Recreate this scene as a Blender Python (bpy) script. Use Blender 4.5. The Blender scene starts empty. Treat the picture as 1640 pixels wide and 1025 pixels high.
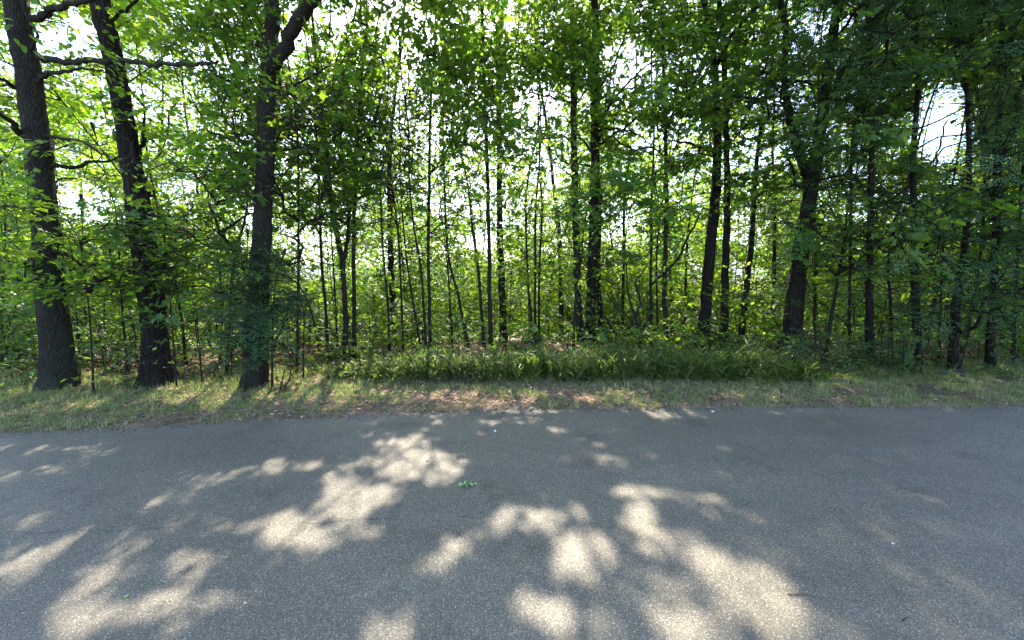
import bpy, math, random
import numpy as np
from mathutils import Vector
rng = np.random.default_rng(7)
random.seed(7)
S = bpy.context.scene
COL = S.collection
PI = math.pi

# ------------------------------------------------------------------ camera and pixel helpers
F = 620.0                      # focal length in pixels of the 1640 wide photograph
PITCH = math.radians(-7.0)
CAMZ = 1.6
cp, sp_ = math.cos(PITCH), math.sin(PITCH)
def ray(px, py):
    x = (np.asarray(px, float) - 820) / F; z = (512.5 - np.asarray(py, float)) / F
    return x, cp - sp_ * z, sp_ + cp * z
def at(px, py, Y):
    dx, dy, dz = ray(px, py); t = Y / dy
    return np.array([dx * t, Y, CAMZ + dz * t]), t
def onground(px, py):
    dx, dy, dz = ray(px, py); t = -CAMZ / dz
    return dx * t, dy * t
def pix(P):
    P = np.asarray(P, float); x = P[..., 0]; y = P[..., 1]; z = P[..., 2] - CAMZ
    d = cp * y + sp_ * z; u = -sp_ * y + cp * z
    d = np.where(np.abs(d) < 1e-3, 1e-3, d)
    return 820 + F * x / d, 512.5 - F * u / d, d

# ------------------------------------------------------------------ sun
SUN_EL = math.radians(50); SUN_AZ = math.radians(-10)     # azimuth from +Y towards +X
SUN = np.array([math.sin(SUN_AZ) * math.cos(SUN_EL), math.cos(SUN_AZ) * math.cos(SUN_EL), math.sin(SUN_EL)])

# ------------------------------------------------------------------ terrain
_e = [onground(a, b) for a, b in ((0, 696), (205, 688), (410, 676), (615, 664.5), (820, 657.5), (1230, 654.5), (1640, 653))]
EX = np.array([-60, -12] + [float(p[0]) for p in _e] + [14, 60]); EY = np.array([1.2, 2.9] + [float(p[1]) for p in _e] + [4.5, 3.6])
def edge(x): return np.interp(x, EX, EY)
def sm(a, b, t):
    t = np.clip((t - a) / (b - a), 0, 1); return t * t * (3 - 2 * t)
_ph = rng.uniform(0, 6.28, (14, 2)); _fr = rng.uniform(.6, 5, (14, 2)) * rng.choice([-1, 1], (14, 2))
def bump(x, y):
    s = 0
    for i in range(14): s = s + np.sin(_fr[i, 0] * x + _ph[i, 0]) * np.sin(_fr[i, 1] * y + _ph[i, 1])
    return s / 14
def terrain(x, y):
    x = np.asarray(x, float); y = np.asarray(y, float)
    d = y - edge(x)
    z = -0.035 + 0.062 * sm(-.12, .16, d) + .06 * sm(.1, 1.4, d) + .035 * sm(-.05, .3, d) * bump(x * 2.2, y * 2.2) * sm(400, 20, y)
    z = z + .034 * sm(-.2, -.02, d) * bump(x * 9, y * 9) * sm(60, 20, y)
    s = np.maximum(d - 3.4, 0); s = s * s / (s + 2.0)
    z = z - 55 * (1 - np.exp(-.25 * s / 55))
    return z

# ------------------------------------------------------------------ mesh helpers
def mesh_obj(name, V, faces, mats, parent=None, tint=None, smooth=False, fmat=None, loc=None):
    """faces: int array (M,k)"""
    me = bpy.data.meshes.new(name)
    V = np.ascontiguousarray(V, np.float32)
    if not isinstance(faces, list): faces = [faces]
    faces = [np.asarray(f, np.int32) for f in faces if len(f)]
    me.vertices.add(len(V)); me.vertices.foreach_set('co', V.ravel())
    nl = sum(f.size for f in faces); nf = sum(len(f) for f in faces)
    me.loops.add(nl); me.loops.foreach_set('vertex_index', np.concatenate([f.ravel() for f in faces]))
    me.polygons.add(nf)
    starts = []; o = 0
    for f in faces:
        starts.append(o + np.arange(len(f)) * f.shape[1]); o += f.size
    me.polygons.foreach_set('loop_start', np.concatenate(starts).astype(np.int32))
    if smooth: me.polygons.foreach_set('use_smooth', np.ones(nf, bool))
    if fmat is not None: me.polygons.foreach_set('material_index', np.asarray(fmat, np.int32))
    if tint is not None:
        a = me.attributes.new('tint', 'FLOAT', 'POINT'); a.data.foreach_set('value', np.ascontiguousarray(tint, np.float32))
    me.update(calc_edges=True)
    for m in (mats if isinstance(mats, (list, tuple)) else [mats]): me.materials.append(m)
    o = bpy.data.objects.new(name, me); COL.objects.link(o)
    if parent is not None: o.parent = parent
    if loc is not None: o.location = loc
    return o
def tag(o, label=None, cat=None, group=None, kind=None):
    if label: o['label'] = label
    if cat: o['category'] = cat
    if group: o['group'] = group
    if kind: o['kind'] = kind
    return o
def empty(name, loc):
    o = bpy.data.objects.new(name, None); COL.objects.link(o); o.location = loc; o.empty_display_size = .2; return o

def unit(v): return v / np.maximum(np.linalg.norm(v, axis=-1, keepdims=True), 1e-9)
def prisms(P0, P1, R0, R1, k=4):
    """tapered k-sided prisms for many edges; returns V,F(quads)"""
    P0 = np.asarray(P0, float); P1 = np.asarray(P1, float); n = len(P0)
    if n == 0: return np.zeros((0, 3)), np.zeros((0, 4), int)
    d = unit(P1 - P0); ref = np.where(np.abs(d[:, 2:3]) > .9, [[1., 0, 0]], [[0., 0, 1]])
    a = unit(np.cross(d, ref)); b = np.cross(d, a)
    an = np.arange(k) * 2 * PI / k
    ring = a[:, None] * np.cos(an)[None, :, None] + b[:, None] * np.sin(an)[None, :, None]
    V = np.concatenate([P0[:, None] + ring * np.asarray(R0)[:, None, None], P1[:, None] + ring * np.asarray(R1)[:, None, None]], 1).reshape(-1, 3)
    i = np.arange(k); j = (i + 1) % k
    q = np.stack([i, j, j + k, i + k], 1)
    Fq = (q[None] + (np.arange(n) * 2 * k)[:, None, None]).reshape(-1, 4)
    return V, Fq
def catmull(P, step):
    P = np.asarray(P, float)
    Q = np.vstack([2 * P[0] - P[1], P, 2 * P[-1] - P[-2]]); out = []
    for i in range(1, len(Q) - 2):
        L = np.linalg.norm(Q[i + 1, :3] - Q[i, :3]); n = max(2, int(L / step))
        t = np.linspace(0, 1, n, endpoint=False)[:, None]
        p0, p1, p2, p3 = Q[i - 1], Q[i], Q[i + 1], Q[i + 2]
        out.append(.5 * (2 * p1 + (p2 - p0) * t + (2 * p0 - 5 * p1 + 4 * p2 - p3) * t ** 2 + (3 * p1 - p0 - 3 * p2 + p3) * t ** 3))
    out.append(P[-1:]); return np.vstack(out)
def tube(P, R, k=12, ridge=0., flare=0., lump=0., seed=0, cap=True):
    """round trunk along P with radii R; ridge = furrow depth (fraction of the radius)"""
    r = np.random.default_rng(seed)
    P = np.asarray(P, float); n = len(P)
    T = unit(np.gradient(P, axis=0)); ref = np.array([0, 1., 0]) if abs(T[0, 2]) > .6 else np.array([0, 0, 1.])
    A = unit(np.cross(T, np.broadcast_to(ref, T.shape))); B = np.cross(T, A)
    an = np.arange(k) * 2 * PI / k
    s = np.concatenate([[0], np.cumsum(np.linalg.norm(np.diff(P, axis=0), axis=1))])
    RR = np.asarray(R, float)[:, None] * np.ones(k)
    if flare:
        lob = 1 + .45 * np.sin(an * 5 + r.uniform(0, 6)) + .3 * np.sin(an * 3 + r.uniform(0, 6))
        RR = RR * (1 + flare * np.exp(-s / .22)[:, None] * lob[None])
    if lump:
        for _ in range(5):
            m = r.integers(1, 4); RR = RR * (1 + lump * .4 * np.sin(m * an[None] + r.uniform(0, 6) + s[:, None] * r.uniform(-2, 2)))
    if ridge:
        g = np.zeros((n, k))
        for _ in range(7):
            m = r.integers(k // 5, k // 2); g += np.sin(m * an[None] + r.uniform(0, 6) + 2.2 * np.sin(s[:, None] * r.uniform(3, 9) + r.uniform(0, 6)))
        g += r.normal(0, 1.3, (n, k)); RR = RR * (1 + ridge * g / 3)
    V = P[:, None] + A[:, None] * (np.cos(an)[None, :, None] * RR[..., None]) + B[:, None] * (np.sin(an)[None, :, None] * RR[..., None])
    V = V.reshape(-1, 3)
    i = np.arange(n - 1)[:, None] * k; j = np.arange(k)[None]; j2 = (j + 1) % k
    Fq = np.stack([i + j, i + j2, i + k + j2, i + k + j], -1).reshape(-1, 4)
    tri = np.zeros((0, 3), int)
    if cap:
        V = np.vstack([V, P[-1] + T[-1] * R[-1]]); c = len(V) - 1; b = (n - 1) * k
        tri = np.stack([b + np.arange(k), b + (np.arange(k) + 1) % k, np.full(k, c)], 1)
    return V, Fq, tri
class MB:
    def __init__(s): s.V = []; s.Q = []; s.T = []; s.n = 0; s.t = []
    def add(s, V, Q=None, T=None, tint=.5):
        if len(V) == 0: return
        if Q is not None and len(Q): s.Q.append(np.asarray(Q) + s.n)
        if T is not None and len(T): s.T.append(np.asarray(T) + s.n)
        s.V.append(np.asarray(V, float)); s.n += len(V); s.t.append(np.full(len(V), tint) if np.isscalar(tint) else np.asarray(tint))
    def build(s, name, mat, parent=None, base=None, smooth=False, loc=None):
        if not s.V: return None
        V = np.vstack(s.V)
        if base is not None: V = V - np.asarray(base)
        f = []
        if s.Q: f.append(np.vstack(s.Q))
        if s.T: f.append(np.vstack(s.T))
        return mesh_obj(name, V, f, mat, parent, np.concatenate(s.t), smooth, None, loc)

# ------------------------------------------------------------------ materials
def newmat(name):
    m = bpy.data.materials.new(name); m.use_nodes = True
    nt = m.node_tree; nt.nodes.clear(); return m, nt
def N(nt, t, **kw):
    n = nt.nodes.new(t)
    for k, v in kw.items():
        if k.startswith('i_'): n.inputs[k[2:].replace('_', ' ')].default_value = v
        else: setattr(n, k, v)
    return n
def mixc(nt, fac, a, b):
    n = nt.nodes.new('ShaderNodeMix'); n.data_type = 'RGBA'
    for s, v in ((n.inputs[0], fac), (n.inputs[6], a), (n.inputs[7], b)):
        if hasattr(v, 'is_linked'): nt.links.new(v, s)
        elif isinstance(v, (int, float)): s.default_value = v
        else: s.default_value = (*v, 1)
    return n.outputs[2]
def ramp(nt, src, stops):
    n = nt.nodes.new('ShaderNodeValToRGB'); nt.links.new(src, n.inputs[0]); e = n.color_ramp.elements
    while len(e) < len(stops): e.new(.5)
    for q, (p, c) in zip(e, stops):
        q.position = p; q.color = (c, c, c, 1) if isinstance(c, (int, float)) else (*c, 1)
    return n.outputs[0]
def math_(nt, op, a, b=None, c=None):
    n = nt.nodes.new('ShaderNodeMath'); n.operation = op
    for s, v in zip(n.inputs, (a, b, c)):
        if v is None: continue
        if hasattr(v, 'is_linked'): nt.links.new(v, s)
        else: s.default_value = v
    return n.outputs[0]
def noise(nt, vec, scale, detail=4, rough=.55):
    n = N(nt, 'ShaderNodeTexNoise'); n.inputs['Scale'].default_value = scale; n.inputs['Detail'].default_value = detail; n.inputs['Roughness'].default_value = rough
    if vec is not None: nt.links.new(vec, n.inputs['Vector'])
    return n.outputs['Fac']
def scaled(nt, vec, s):
    n = N(nt, 'ShaderNodeMapping'); n.inputs['Scale'].default_value = s; nt.links.new(vec, n.inputs['Vector']); return n.outputs[0]

def leaf_mat(name, dark, light, tdark, tlight, tr=.45, rough=.5, spec=.35):
    m, nt = newmat(name)
    at_ = N(nt, 'ShaderNodeAttribute', attribute_name='tint'); oi = N(nt, 'ShaderNodeObjectInfo')
    f = math_(nt, 'ADD', at_.outputs['Fac'], math_(nt, 'MULTIPLY_ADD', oi.outputs['Random'], .4, -.2))
    n = nt.nodes.new('ShaderNodeClamp'); nt.links.new(f, n.inputs[0]); f = n.outputs[0]
    c = mixc(nt, f, dark, light); t = mixc(nt, f, tdark, tlight)
    p = N(nt, 'ShaderNodeBsdfPrincipled'); p.inputs['Roughness'].default_value = rough; p.inputs['Specular IOR Level'].default_value = spec
    nt.links.new(c, p.inputs['Base Color'])
    tb = N(nt, 'ShaderNodeBsdfTranslucent'); nt.links.new(t, tb.inputs['Color'])
    mx = N(nt, 'ShaderNodeMixShader'); mx.inputs[0].default_value = tr
    nt.links.new(p.outputs[0], mx.inputs[1]); nt.links.new(tb.outputs[0], mx.inputs[2])
    o = N(nt, 'ShaderNodeOutputMaterial'); nt.links.new(mx.outputs[0], o.inputs[0]); return m
M_MAPLE = leaf_mat('maple_leaf', (.044, .108, .026), (.084, .168, .038), (.13, .35, .016), (.42, .60, .03), tr=.5)
M_OAK = leaf_mat('oak_leaf', (.040, .100, .028), (.072, .150, .040), (.10, .27, .018), (.26, .46, .03))
M_FAR = leaf_mat('far_leaf', (.048, .112, .028), (.088, .170, .040), (.15, .36, .018), (.45, .60, .04), tr=.5)
M_PINE = leaf_mat('pine_needle', (.036, .080, .034), (.072, .135, .058), (.04, .10, .035), (.08, .17, .05), tr=.25)
M_HEM = leaf_mat('hemlock_needle', (.045, .108, .040), (.075, .155, .055), (.07, .20, .035), (.13, .30, .05), tr=.35, spec=.2)
M_GRASS = leaf_mat('grass_blade', (.13, .20, .06), (.46, .43, .22), (.18, .34, .045), (.48, .50, .18), tr=.42)
M_CANE = leaf_mat('cane_leaf', (.048, .10, .022), (.13, .17, .05), (.11, .24, .02), (.28, .36, .05), tr=.45)
M_LITTER = leaf_mat('dry_leaf', (.14, .085, .055), (.44, .31, .22), (.08, .04, .02), (.2, .12, .06), tr=.15, rough=.7, spec=.2)
M_SHRUB = leaf_mat('shrub_leaf', (.036, .09, .028), (.07, .145, .042), (.10, .26, .02), (.24, .42, .035), spec=.5)

def bark_mat(name, dark, light, moss=None, mossamt=0., vs=22., stretch=.16, bumpd=.02):
    m, nt = newmat(name); tc = N(nt, 'ShaderNodeTexCoord'); v = tc.outputs['Object']
    vv = scaled(nt, v, (1, 1, stretch))
    d = noise(nt, v, 3.0, 3)
    w = N(nt, 'ShaderNodeVectorMath', operation='MULTIPLY_ADD'); nt.links.new(vv, w.inputs[0])
    w.inputs[1].default_value = (1, 1, 1)
    cmb = N(nt, 'ShaderNodeCombineXYZ'); nt.links.new(math_(nt, 'MULTIPLY', d, .12), cmb.inputs[0]); nt.links.new(math_(nt, 'MULTIPLY', d, -.1), cmb.inputs[1]); nt.links.new(cmb.outputs[0], w.inputs[2])
    vo = N(nt, 'ShaderNodeTexVoronoi', feature='DISTANCE_TO_EDGE'); vo.inputs['Scale'].default_value = vs; nt.links.new(w.outputs[0], vo.inputs['Vector'])
    pl = ramp(nt, vo.outputs[0], ((0., 0.), (.35, 1.)))
    n1 = noise(nt, w.outputs[0], vs * 1.6, 6, .65)
    h = math_(nt, 'MULTIPLY', pl, math_(nt, 'MULTIPLY_ADD', n1, 1.1, .2))
    c = mixc(nt, h, dark, light)
    big = noise(nt, v, 1.7, 4)
    if moss is not None:
        c = mixc(nt, math_(nt, 'MULTIPLY', ramp(nt, big, ((.42, 0.), (.62, 1.))), mossamt), c, moss)
    p = N(nt, 'ShaderNodeBsdfPrincipled'); p.inputs['Roughness'].default_value = .9; p.inputs['Specular IOR Level'].default_value = .15
    nt.links.new(c, p.inputs['Base Color'])
    b = N(nt, 'ShaderNodeBump'); b.inputs['Strength'].default_value = .9; b.inputs['Distance'].default_value = bumpd; nt.links.new(h, b.inputs['Height']); nt.links.new(b.outputs[0], p.inputs['Normal'])
    o = N(nt, 'ShaderNodeOutputMaterial'); nt.links.new(p.outputs[0], o.inputs[0]); return m
B_PINE = bark_mat('pine_bark', (.018, .016, .013), (.048, .045, .037), (.034, .044, .030), .7, 44, .22)
B_OAK = bark_mat('oak_bark', (.009, .007, .006), (.036, .029, .023), (.022, .026, .016), .3, 24, .13, .03)
B_GREY = bark_mat('grey_bark', (.016, .014, .012), (.046, .041, .034), (.034, .042, .025), .5, 40, .25)
B_THIN = bark_mat('sapling_bark', (.015, .012, .010), (.042, .035, .028), (.03, .036, .02), .4, 60, .4, .006)
B_RED = bark_mat('reddish_bark', (.03, .018, .012), (.09, .056, .04), None, 0, 28, .2)
B_DEAD = bark_mat('dead_wood', (.05, .042, .034), (.15, .13, .11), None, 0, 45, .3, .006)

def ground_mat():
    m, nt = newmat('forest_soil'); g = N(nt, 'ShaderNodeNewGeometry'); v = g.outputs['Position']
    n1 = noise(nt, v, 1.3, 5); n2 = noise(nt, v, 34, 5, .7); n3 = noise(nt, v, 9, 4)
    vo = N(nt, 'ShaderNodeTexVoronoi'); vo.inputs['Scale'].default_value = 42; nt.links.new(v, vo.inputs['Vector'])
    c = mixc(nt, n2, (.15, .108, .076), (.46, .34, .24))
    c = mixc(nt, math_(nt, 'MULTIPLY', vo.outputs['Distance'], .9), c, (.13, .085, .055))
    c = mixc(nt, ramp(nt, n3, ((.52, 0.), (.66, .75))), c, (.07, .085, .03))
    c = mixc(nt, ramp(nt, n1, ((.45, 0.), (.62, .6))), c, (.05, .06, .022))
    p = N(nt, 'ShaderNodeBsdfPrincipled'); p.inputs['Roughness'].default_value = .95; p.inputs['Specular IOR Level'].default_value = .1
    nt.links.new(c, p.inputs['Base Color'])
    b = N(nt, 'ShaderNodeBump'); b.inputs['Distance'].default_value = .03; nt.links.new(n2, b.inputs['Height']); nt.links.new(b.outputs[0], p.inputs['Normal'])
    o = N(nt, 'ShaderNodeOutputMaterial'); nt.links.new(p.outputs[0], o.inputs[0]); return m
M_GROUND = ground_mat()

def road_mat():
    m, nt = newmat('asphalt'); g = N(nt, 'ShaderNodeNewGeometry'); v = g.outputs['Position']
    vo = N(nt, 'ShaderNodeTexVoronoi'); vo.inputs['Scale'].default_value = 190; nt.links.new(v, vo.inputs['Vector'])
    sep = N(nt, 'ShaderNodeSeparateColor'); nt.links.new(vo.outputs['Color'], sep.inputs[0])
    vb = N(nt, 'ShaderNodeTexVoronoi'); vb.inputs['Scale'].default_value = 85; nt.links.new(v, vb.inputs['Vector'])
    sb = N(nt, 'ShaderNodeSeparateColor'); nt.links.new(vb.outputs['Color'], sb.inputs[0])
    base = ramp(nt, sep.outputs[0], ((0., (.086, .079, .058)), (.45, (.124, .113, .085)), (.75, (.151, .137, .103)), (.93, (.188, .170, .129)), (1., (.30, .285, .235))))
    stone = ramp(nt, vb.outputs['Distance'], ((.18, 1.), (.34, 0.)))
    pick = ramp(nt, sb.outputs[0], ((.80, 0.), (.86, 1.)))
    c = mixc(nt, math_(nt, 'MULTIPLY', stone, pick), base, mixc(nt, sb.outputs[1], (.14, .134, .11), (.36, .34, .28)))
    hole = ramp(nt, sb.outputs[2], ((.80, 0.), (.9, .75)))
    c = mixc(nt, math_(nt, 'MULTIPLY', stone, hole), c, (.058, .056, .046))
    c = mixc(nt, math_(nt, 'MULTIPLY', ramp(nt, vo.outputs['Distance'], ((.3, 1.), (.45, 0.))), ramp(nt, sep.outputs[2], ((.955, 0.), (.97, 1.)))), c, (.52, .49, .43))
    c = mixc(nt, math_(nt, 'MULTIPLY', ramp(nt, vo.outputs['Distance'], ((.3, 1.), (.5, 0.))), ramp(nt, sep.outputs[1], ((.88, 0.), (.92, 1.)))), c, (.03, .029, .024))
    wear = noise(nt, scaled(nt, v, (.28, 1.1, 1)), .9, 5, .6)
    c2 = N(nt, 'ShaderNodeMix', data_type='RGBA', blend_type='MULTIPLY'); c2.inputs[0].default_value = 1
    nt.links.new(c, c2.inputs[6]); nt.links.new(ramp(nt, wear, ((.25, .74), (.75, 1.2))), c2.inputs[7]); c = c2.outputs[2]
    st = noise(nt, v, 2.1, 6, .62); c3 = N(nt, 'ShaderNodeMix', data_type='RGBA', blend_type='MULTIPLY'); c3.inputs[0].default_value = 1
    nt.links.new(c, c3.inputs[6]); nt.links.new(ramp(nt, st, ((.34, .78), (.46, 1.), (.62, 1.), (.74, 1.14))), c3.inputs[7]); c = c3.outputs[2]
    # long crack along the paving seam, broken up
    sx = N(nt, 'ShaderNodeSeparateXYZ'); nt.links.new(v, sx.inputs[0])
    wob = math_(nt, 'MULTIPLY_ADD', noise(nt, v, 3.2, 6, .7), .22, -.11)
    dd = math_(nt, 'ABSOLUTE', math_(nt, 'SUBTRACT', math_(nt, 'SUBTRACT', sx.outputs[1], wob), math_(nt, 'MULTIPLY_ADD', sx.outputs[0], .06, 2.40)))
    crack = ramp(nt, dd, ((.0025, 1.), (.006, 0.)))
    crack = math_(nt, 'MULTIPLY', crack, ramp(nt, noise(nt, v, 1.5, 2), ((.47, 0.), (.53, .6))))
    crack = math_(nt, 'MULTIPLY', crack, ramp(nt, sx.outputs[0], ((.0, 1.), (.02, 0.))))
    c = mixc(nt, crack, c, (.012, .012, .012))
    p = N(nt, 'ShaderNodeBsdfPrincipled'); p.inputs['Specular IOR Level'].default_value = .42
    nt.links.new(c, p.inputs['Base Color']); nt.links.new(ramp(nt, sep.outputs[1], ((0., .52), (1., .8))), p.inputs['Roughness'])
    h = math_(nt, 'ADD', math_(nt, 'MULTIPLY', sep.outputs[0], .6), math_(nt, 'MULTIPLY', stone, math_(nt, 'SUBTRACT', pick, hole)))
    b = N(nt, 'ShaderNodeBump'); b.inputs['Strength'].default_value = .55; b.inputs['Distance'].default_value = .004; nt.links.new(h, b.inputs['Height']); nt.links.new(b.outputs[0], p.inputs['Normal'])
    o = N(nt, 'ShaderNodeOutputMaterial'); nt.links.new(p.outputs[0], o.inputs[0]); return m
M_ROAD = road_mat()
def plain(name, c0, c1, scale=8, rough=.8):
    m, nt = newmat(name); tc = N(nt, 'ShaderNodeTexCoord')
    p = N(nt, 'ShaderNodeBsdfPrincipled'); p.inputs['Roughness'].default_value = rough; p.inputs['Specular IOR Level'].default_value = .3
    nt.links.new(mixc(nt, noise(nt, tc.outputs['Object'], scale, 5), c0, c1), p.inputs['Base Color'])
    o = N(nt, 'ShaderNodeOutputMaterial'); nt.links.new(p.outputs[0], o.inputs[0]); return m
M_HILL = plain('hill_forest', (.03, .055, .03), (.06, .09, .045), .02)
M_PEBBLE = plain('pale_stone', (.45, .43, .40), (.75, .73, .70), 60)
M_STONE = plain('grey_stone', (.10, .09, .08), (.24, .22, .19), 40)
M_GREENLEAF = leaf_mat('fallen_green_leaf', (.20, .34, .09), (.30, .46, .15), (.2, .35, .08), (.25, .4, .1), tr=.15)

# ------------------------------------------------------------------ ground and road
def grid_sheet(name, xs, ys, zf, mat):
    X, Y = np.meshgrid(xs, ys); Z = zf(X, Y); V = np.stack([X, Y, Z], -1).reshape(-1, 3)
    nx, ny = len(xs), len(ys); i = np.arange(ny - 1)[:, None] * nx + np.arange(nx - 1)[None]
    return mesh_obj(name, V, np.stack([i, i + 1, i + nx + 1, i + nx], -1).reshape(-1, 4), mat, smooth=True)
def geo(a, b, n): return np.geomspace(a, b, n)
xs = np.concatenate([-geo(11, 9000, 60)[::-1], np.arange(-10.9, 10.95, .09), geo(11, 9000, 60)])
ys = np.concatenate([-geo(2.5, 3000, 30)[::-1], np.linspace(-2.3, 2.6, 12), np.arange(2.7, 7.2, .045), np.linspace(7.3, 14, 50), geo(14.3, 9000, 90)])
tag(grid_sheet('ground', xs, ys, terrain, M_GROUND), 'brown leaf strewn forest ground falling away beyond the road', None, None, 'structure')
rx = np.concatenate([np.linspace(-60, -12, 25), np.arange(-11.8, 12, .2), np.linspace(12.2, 60, 25)])
EN = edge(rx)
V = []
rows = 6
for k in range(rows):
    t = k / (rows - 1); y = -2.6 + (EN + .05 + 2.6) * t
    V.append(np.stack([rx, y, np.zeros_like(rx)], -1))
V = np.concatenate(V); n_ = len(rx); ii = np.arange(rows - 1)[:, None] * n_ + np.arange(n_ - 1)[None]
tag(mesh_obj('road', V, np.stack([ii, ii + 1, ii + n_ + 1, ii + n_], -1).reshape(-1, 4), M_ROAD), 'grey asphalt country road dappled with sunlight', None, None, 'structure')
# distant hills beyond the valley
hx = np.linspace(-9000, 9000, 120); hy = np.linspace(3200, 7000, 24)
def hillz(x, y):
    s = 0
    for i in range(8): s = s + np.sin(x * (.0006 + .0004 * i) + i * 1.7) * np.cos(y * (.0005 + .0003 * i) + i) / (1 + .35 * i)
    return -70 + sm(3200, 5200, y) * (150 + 38 * s)
tag(grid_sheet('hills', hx, hy, hillz, M_HILL), 'blue distant wooded hills glimpsed between the trunks', None, None, 'structure')

# ------------------------------------------------------------------ lit patches on the road (openings in the canopy), photo pixels
LIT = [(40, 718, 38, 8, 0, .85), (95, 716, 17, 5, -10, .8), (160, 720, 32, 8, -8, .9), (100, 750, 42, 7, -8, .8), (15, 758, 28, 6, 0, .7),
 (270, 792, 82, 15, -20, .9), (440, 748, 48, 16, -12, 1), (375, 757, 28, 6, -15, .9), (535, 745, 48, 18, 0, .6), (660, 738, 78, 34, 10, 1), (635, 712, 48, 11, 0, .95),
 (575, 785, 78, 21, 5, 1), (480, 850, 80, 32, 0, 1), (540, 808, 62, 26, -20, .9), (570, 850, 32, 14, 0, 1), (515, 893, 26, 10, 0, .6), (322, 838, 42, 14, 0, .55), (302, 747, 36, 10, 0, .4),
 (725, 880, 66, 24, -30, .85), (315, 898, 42, 15, 0, .85), (200, 885, 46, 20, -25, .6), (95, 895, 60, 21, -38, 1), (15, 915, 32, 26, -30, .95), (30, 835, 44, 9, -15, .7),
 (125, 970, 116, 22, -36, .95), (210, 935, 42, 15, -20, .55), (175, 1000, 64, 20, -20, .75), (250, 985, 62, 20, -20, .65), (310, 955, 72, 24, -15, .5), (800, 830, 34, 22, 0, .85), (625, 1000, 64, 30, 0, .75),
 (865, 830, 40, 24, 10, 1), (915, 817, 22, 16, 0, .8), (905, 797, 24, 7, 0, .6), (975, 735, 28, 8, 0, .95), (902, 735, 19, 6, 0, .95), (962, 712, 16, 5, 0, .9), (925, 699, 16, 4, 0, .8), (1057, 754, 26, 9, 0, .95), (1025, 730, 22, 7, 0, .6), (1160, 757, 42, 8, 8, .45),
 (1005, 783, 58, 10, 5, .95), (1025, 825, 38, 30, 35, .95), (1115, 793, 40, 9, 5, .9), (1060, 790, 26, 6, 0, .8), (940, 875, 54, 30, 0, 1), (920, 920, 38, 24, 0, 1), (960, 945, 24, 15, 0, .95), (1045, 877, 27, 17, 0, .85), (1000, 920, 38, 18, 0, .55),
 (1140, 905, 58, 30, 10, 1), (1220, 930, 76, 24, 33, .95), (1280, 980, 66, 26, 40, .95), (1250, 895, 32, 15, 30, .55), (1210, 970, 54, 21, 30, .75), (1245, 1000, 58, 26, 0, .85), (850, 985, 48, 42, 0, .85), (905, 1010, 48, 26, 0, .7), (1100, 1000, 70, 30, 0, .75), (1590, 685, 28, 4, 0, .7), (1630, 680, 18, 3, 0, .6),
 (430, 1000, 60, 18, -20, .5), (390, 960, 40, 14, -20, .4)]
for _ in range(34):
    LIT.append((rng.uniform(560, 900), rng.uniform(664, 706), rng.uniform(7, 24), rng.uniform(2, 4.5), rng.uniform(-12, 5), rng.uniform(.6, 1)))
for _ in range(10):
    LIT.append((rng.uniform(900, 1200), rng.uniform(664, 760), rng.uniform(8, 24), rng.uniform(2.5, 6), 0, rng.uniform(.4, .7)))
for _ in range(130):
    LIT.append((rng.normal(760, 300), rng.uniform(612, 664), rng.uniform(14, 48), rng.uniform(3, 8), 0, rng.uniform(.6, 1)))
gx, gy = np.meshgrid(np.arange(-300, 1941, 3), np.arange(560, 1101, 3))
MASK = np.zeros(gx.shape)
wx = 8 * np.sin(gx * .06 + gy * .04) + 5 * np.sin(gx * .13 - gy * .11); wy = 3 * np.sin(gx * .09 - gy * .05) + 3 * np.sin(gx * .17 + gy * .14)
for (cx, cy, a, b, an, s) in LIT:
    _t = CAMZ / -ray(cx, cy)[2]; _g = .08 if cx < 340 else .05 if cx < 700 else .004; a = a + _g * F / _t; b = b + _g * F / _t * .42
    c_, s_ = math.cos(math.radians(an)), math.sin(math.radians(an)); k = min(1.2, b / 16)
    dx, dy = gx + wx * k - cx, gy + wy * k - cy
    q = ((dx * c_ + dy * s_) / a) ** 2 + ((-dx * s_ + dy * c_) / b) ** 2
    MASK = np.maximum(MASK, s * np.clip((1.35 - q) / .7, 0, 1))
_gX, _gY = onground(gx, np.maximum(gy, 460)); _nz = 0
for _ in range(16):
    _k = rng.normal(0, 1, 2); _k = _k / np.hypot(*_k) * rng.uniform(9, 26); _nz = _nz + np.sin(_k[0] * _gX + _k[1] * _gY + rng.uniform(0, 6.3))
MASK = np.clip(MASK * 1.05 - (.30 + .42 * sm(820, 960, gy)) * np.clip(_nz / 2.6, -.1, 1), 0, 1)
def litmask(P):
    """how open the canopy is along the sun ray through P (0 shut, 1 open)"""
    t = P[..., 2] / SUN[2]
    G = P - t[..., None] * SUN; G[..., 2] = 0
    px, py, d = pix(G)
    i = np.clip(((py - 560) / 3).astype(int), 0, MASK.shape[0] - 1); j = np.clip(((px + 300) / 3).astype(int), 0, MASK.shape[1] - 1)
    ok = (d > .2) & (py > 560) & (py < 1100) & (px > -300) & (px < 1940)
    return np.where(ok, MASK[i, j], 0), G

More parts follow.
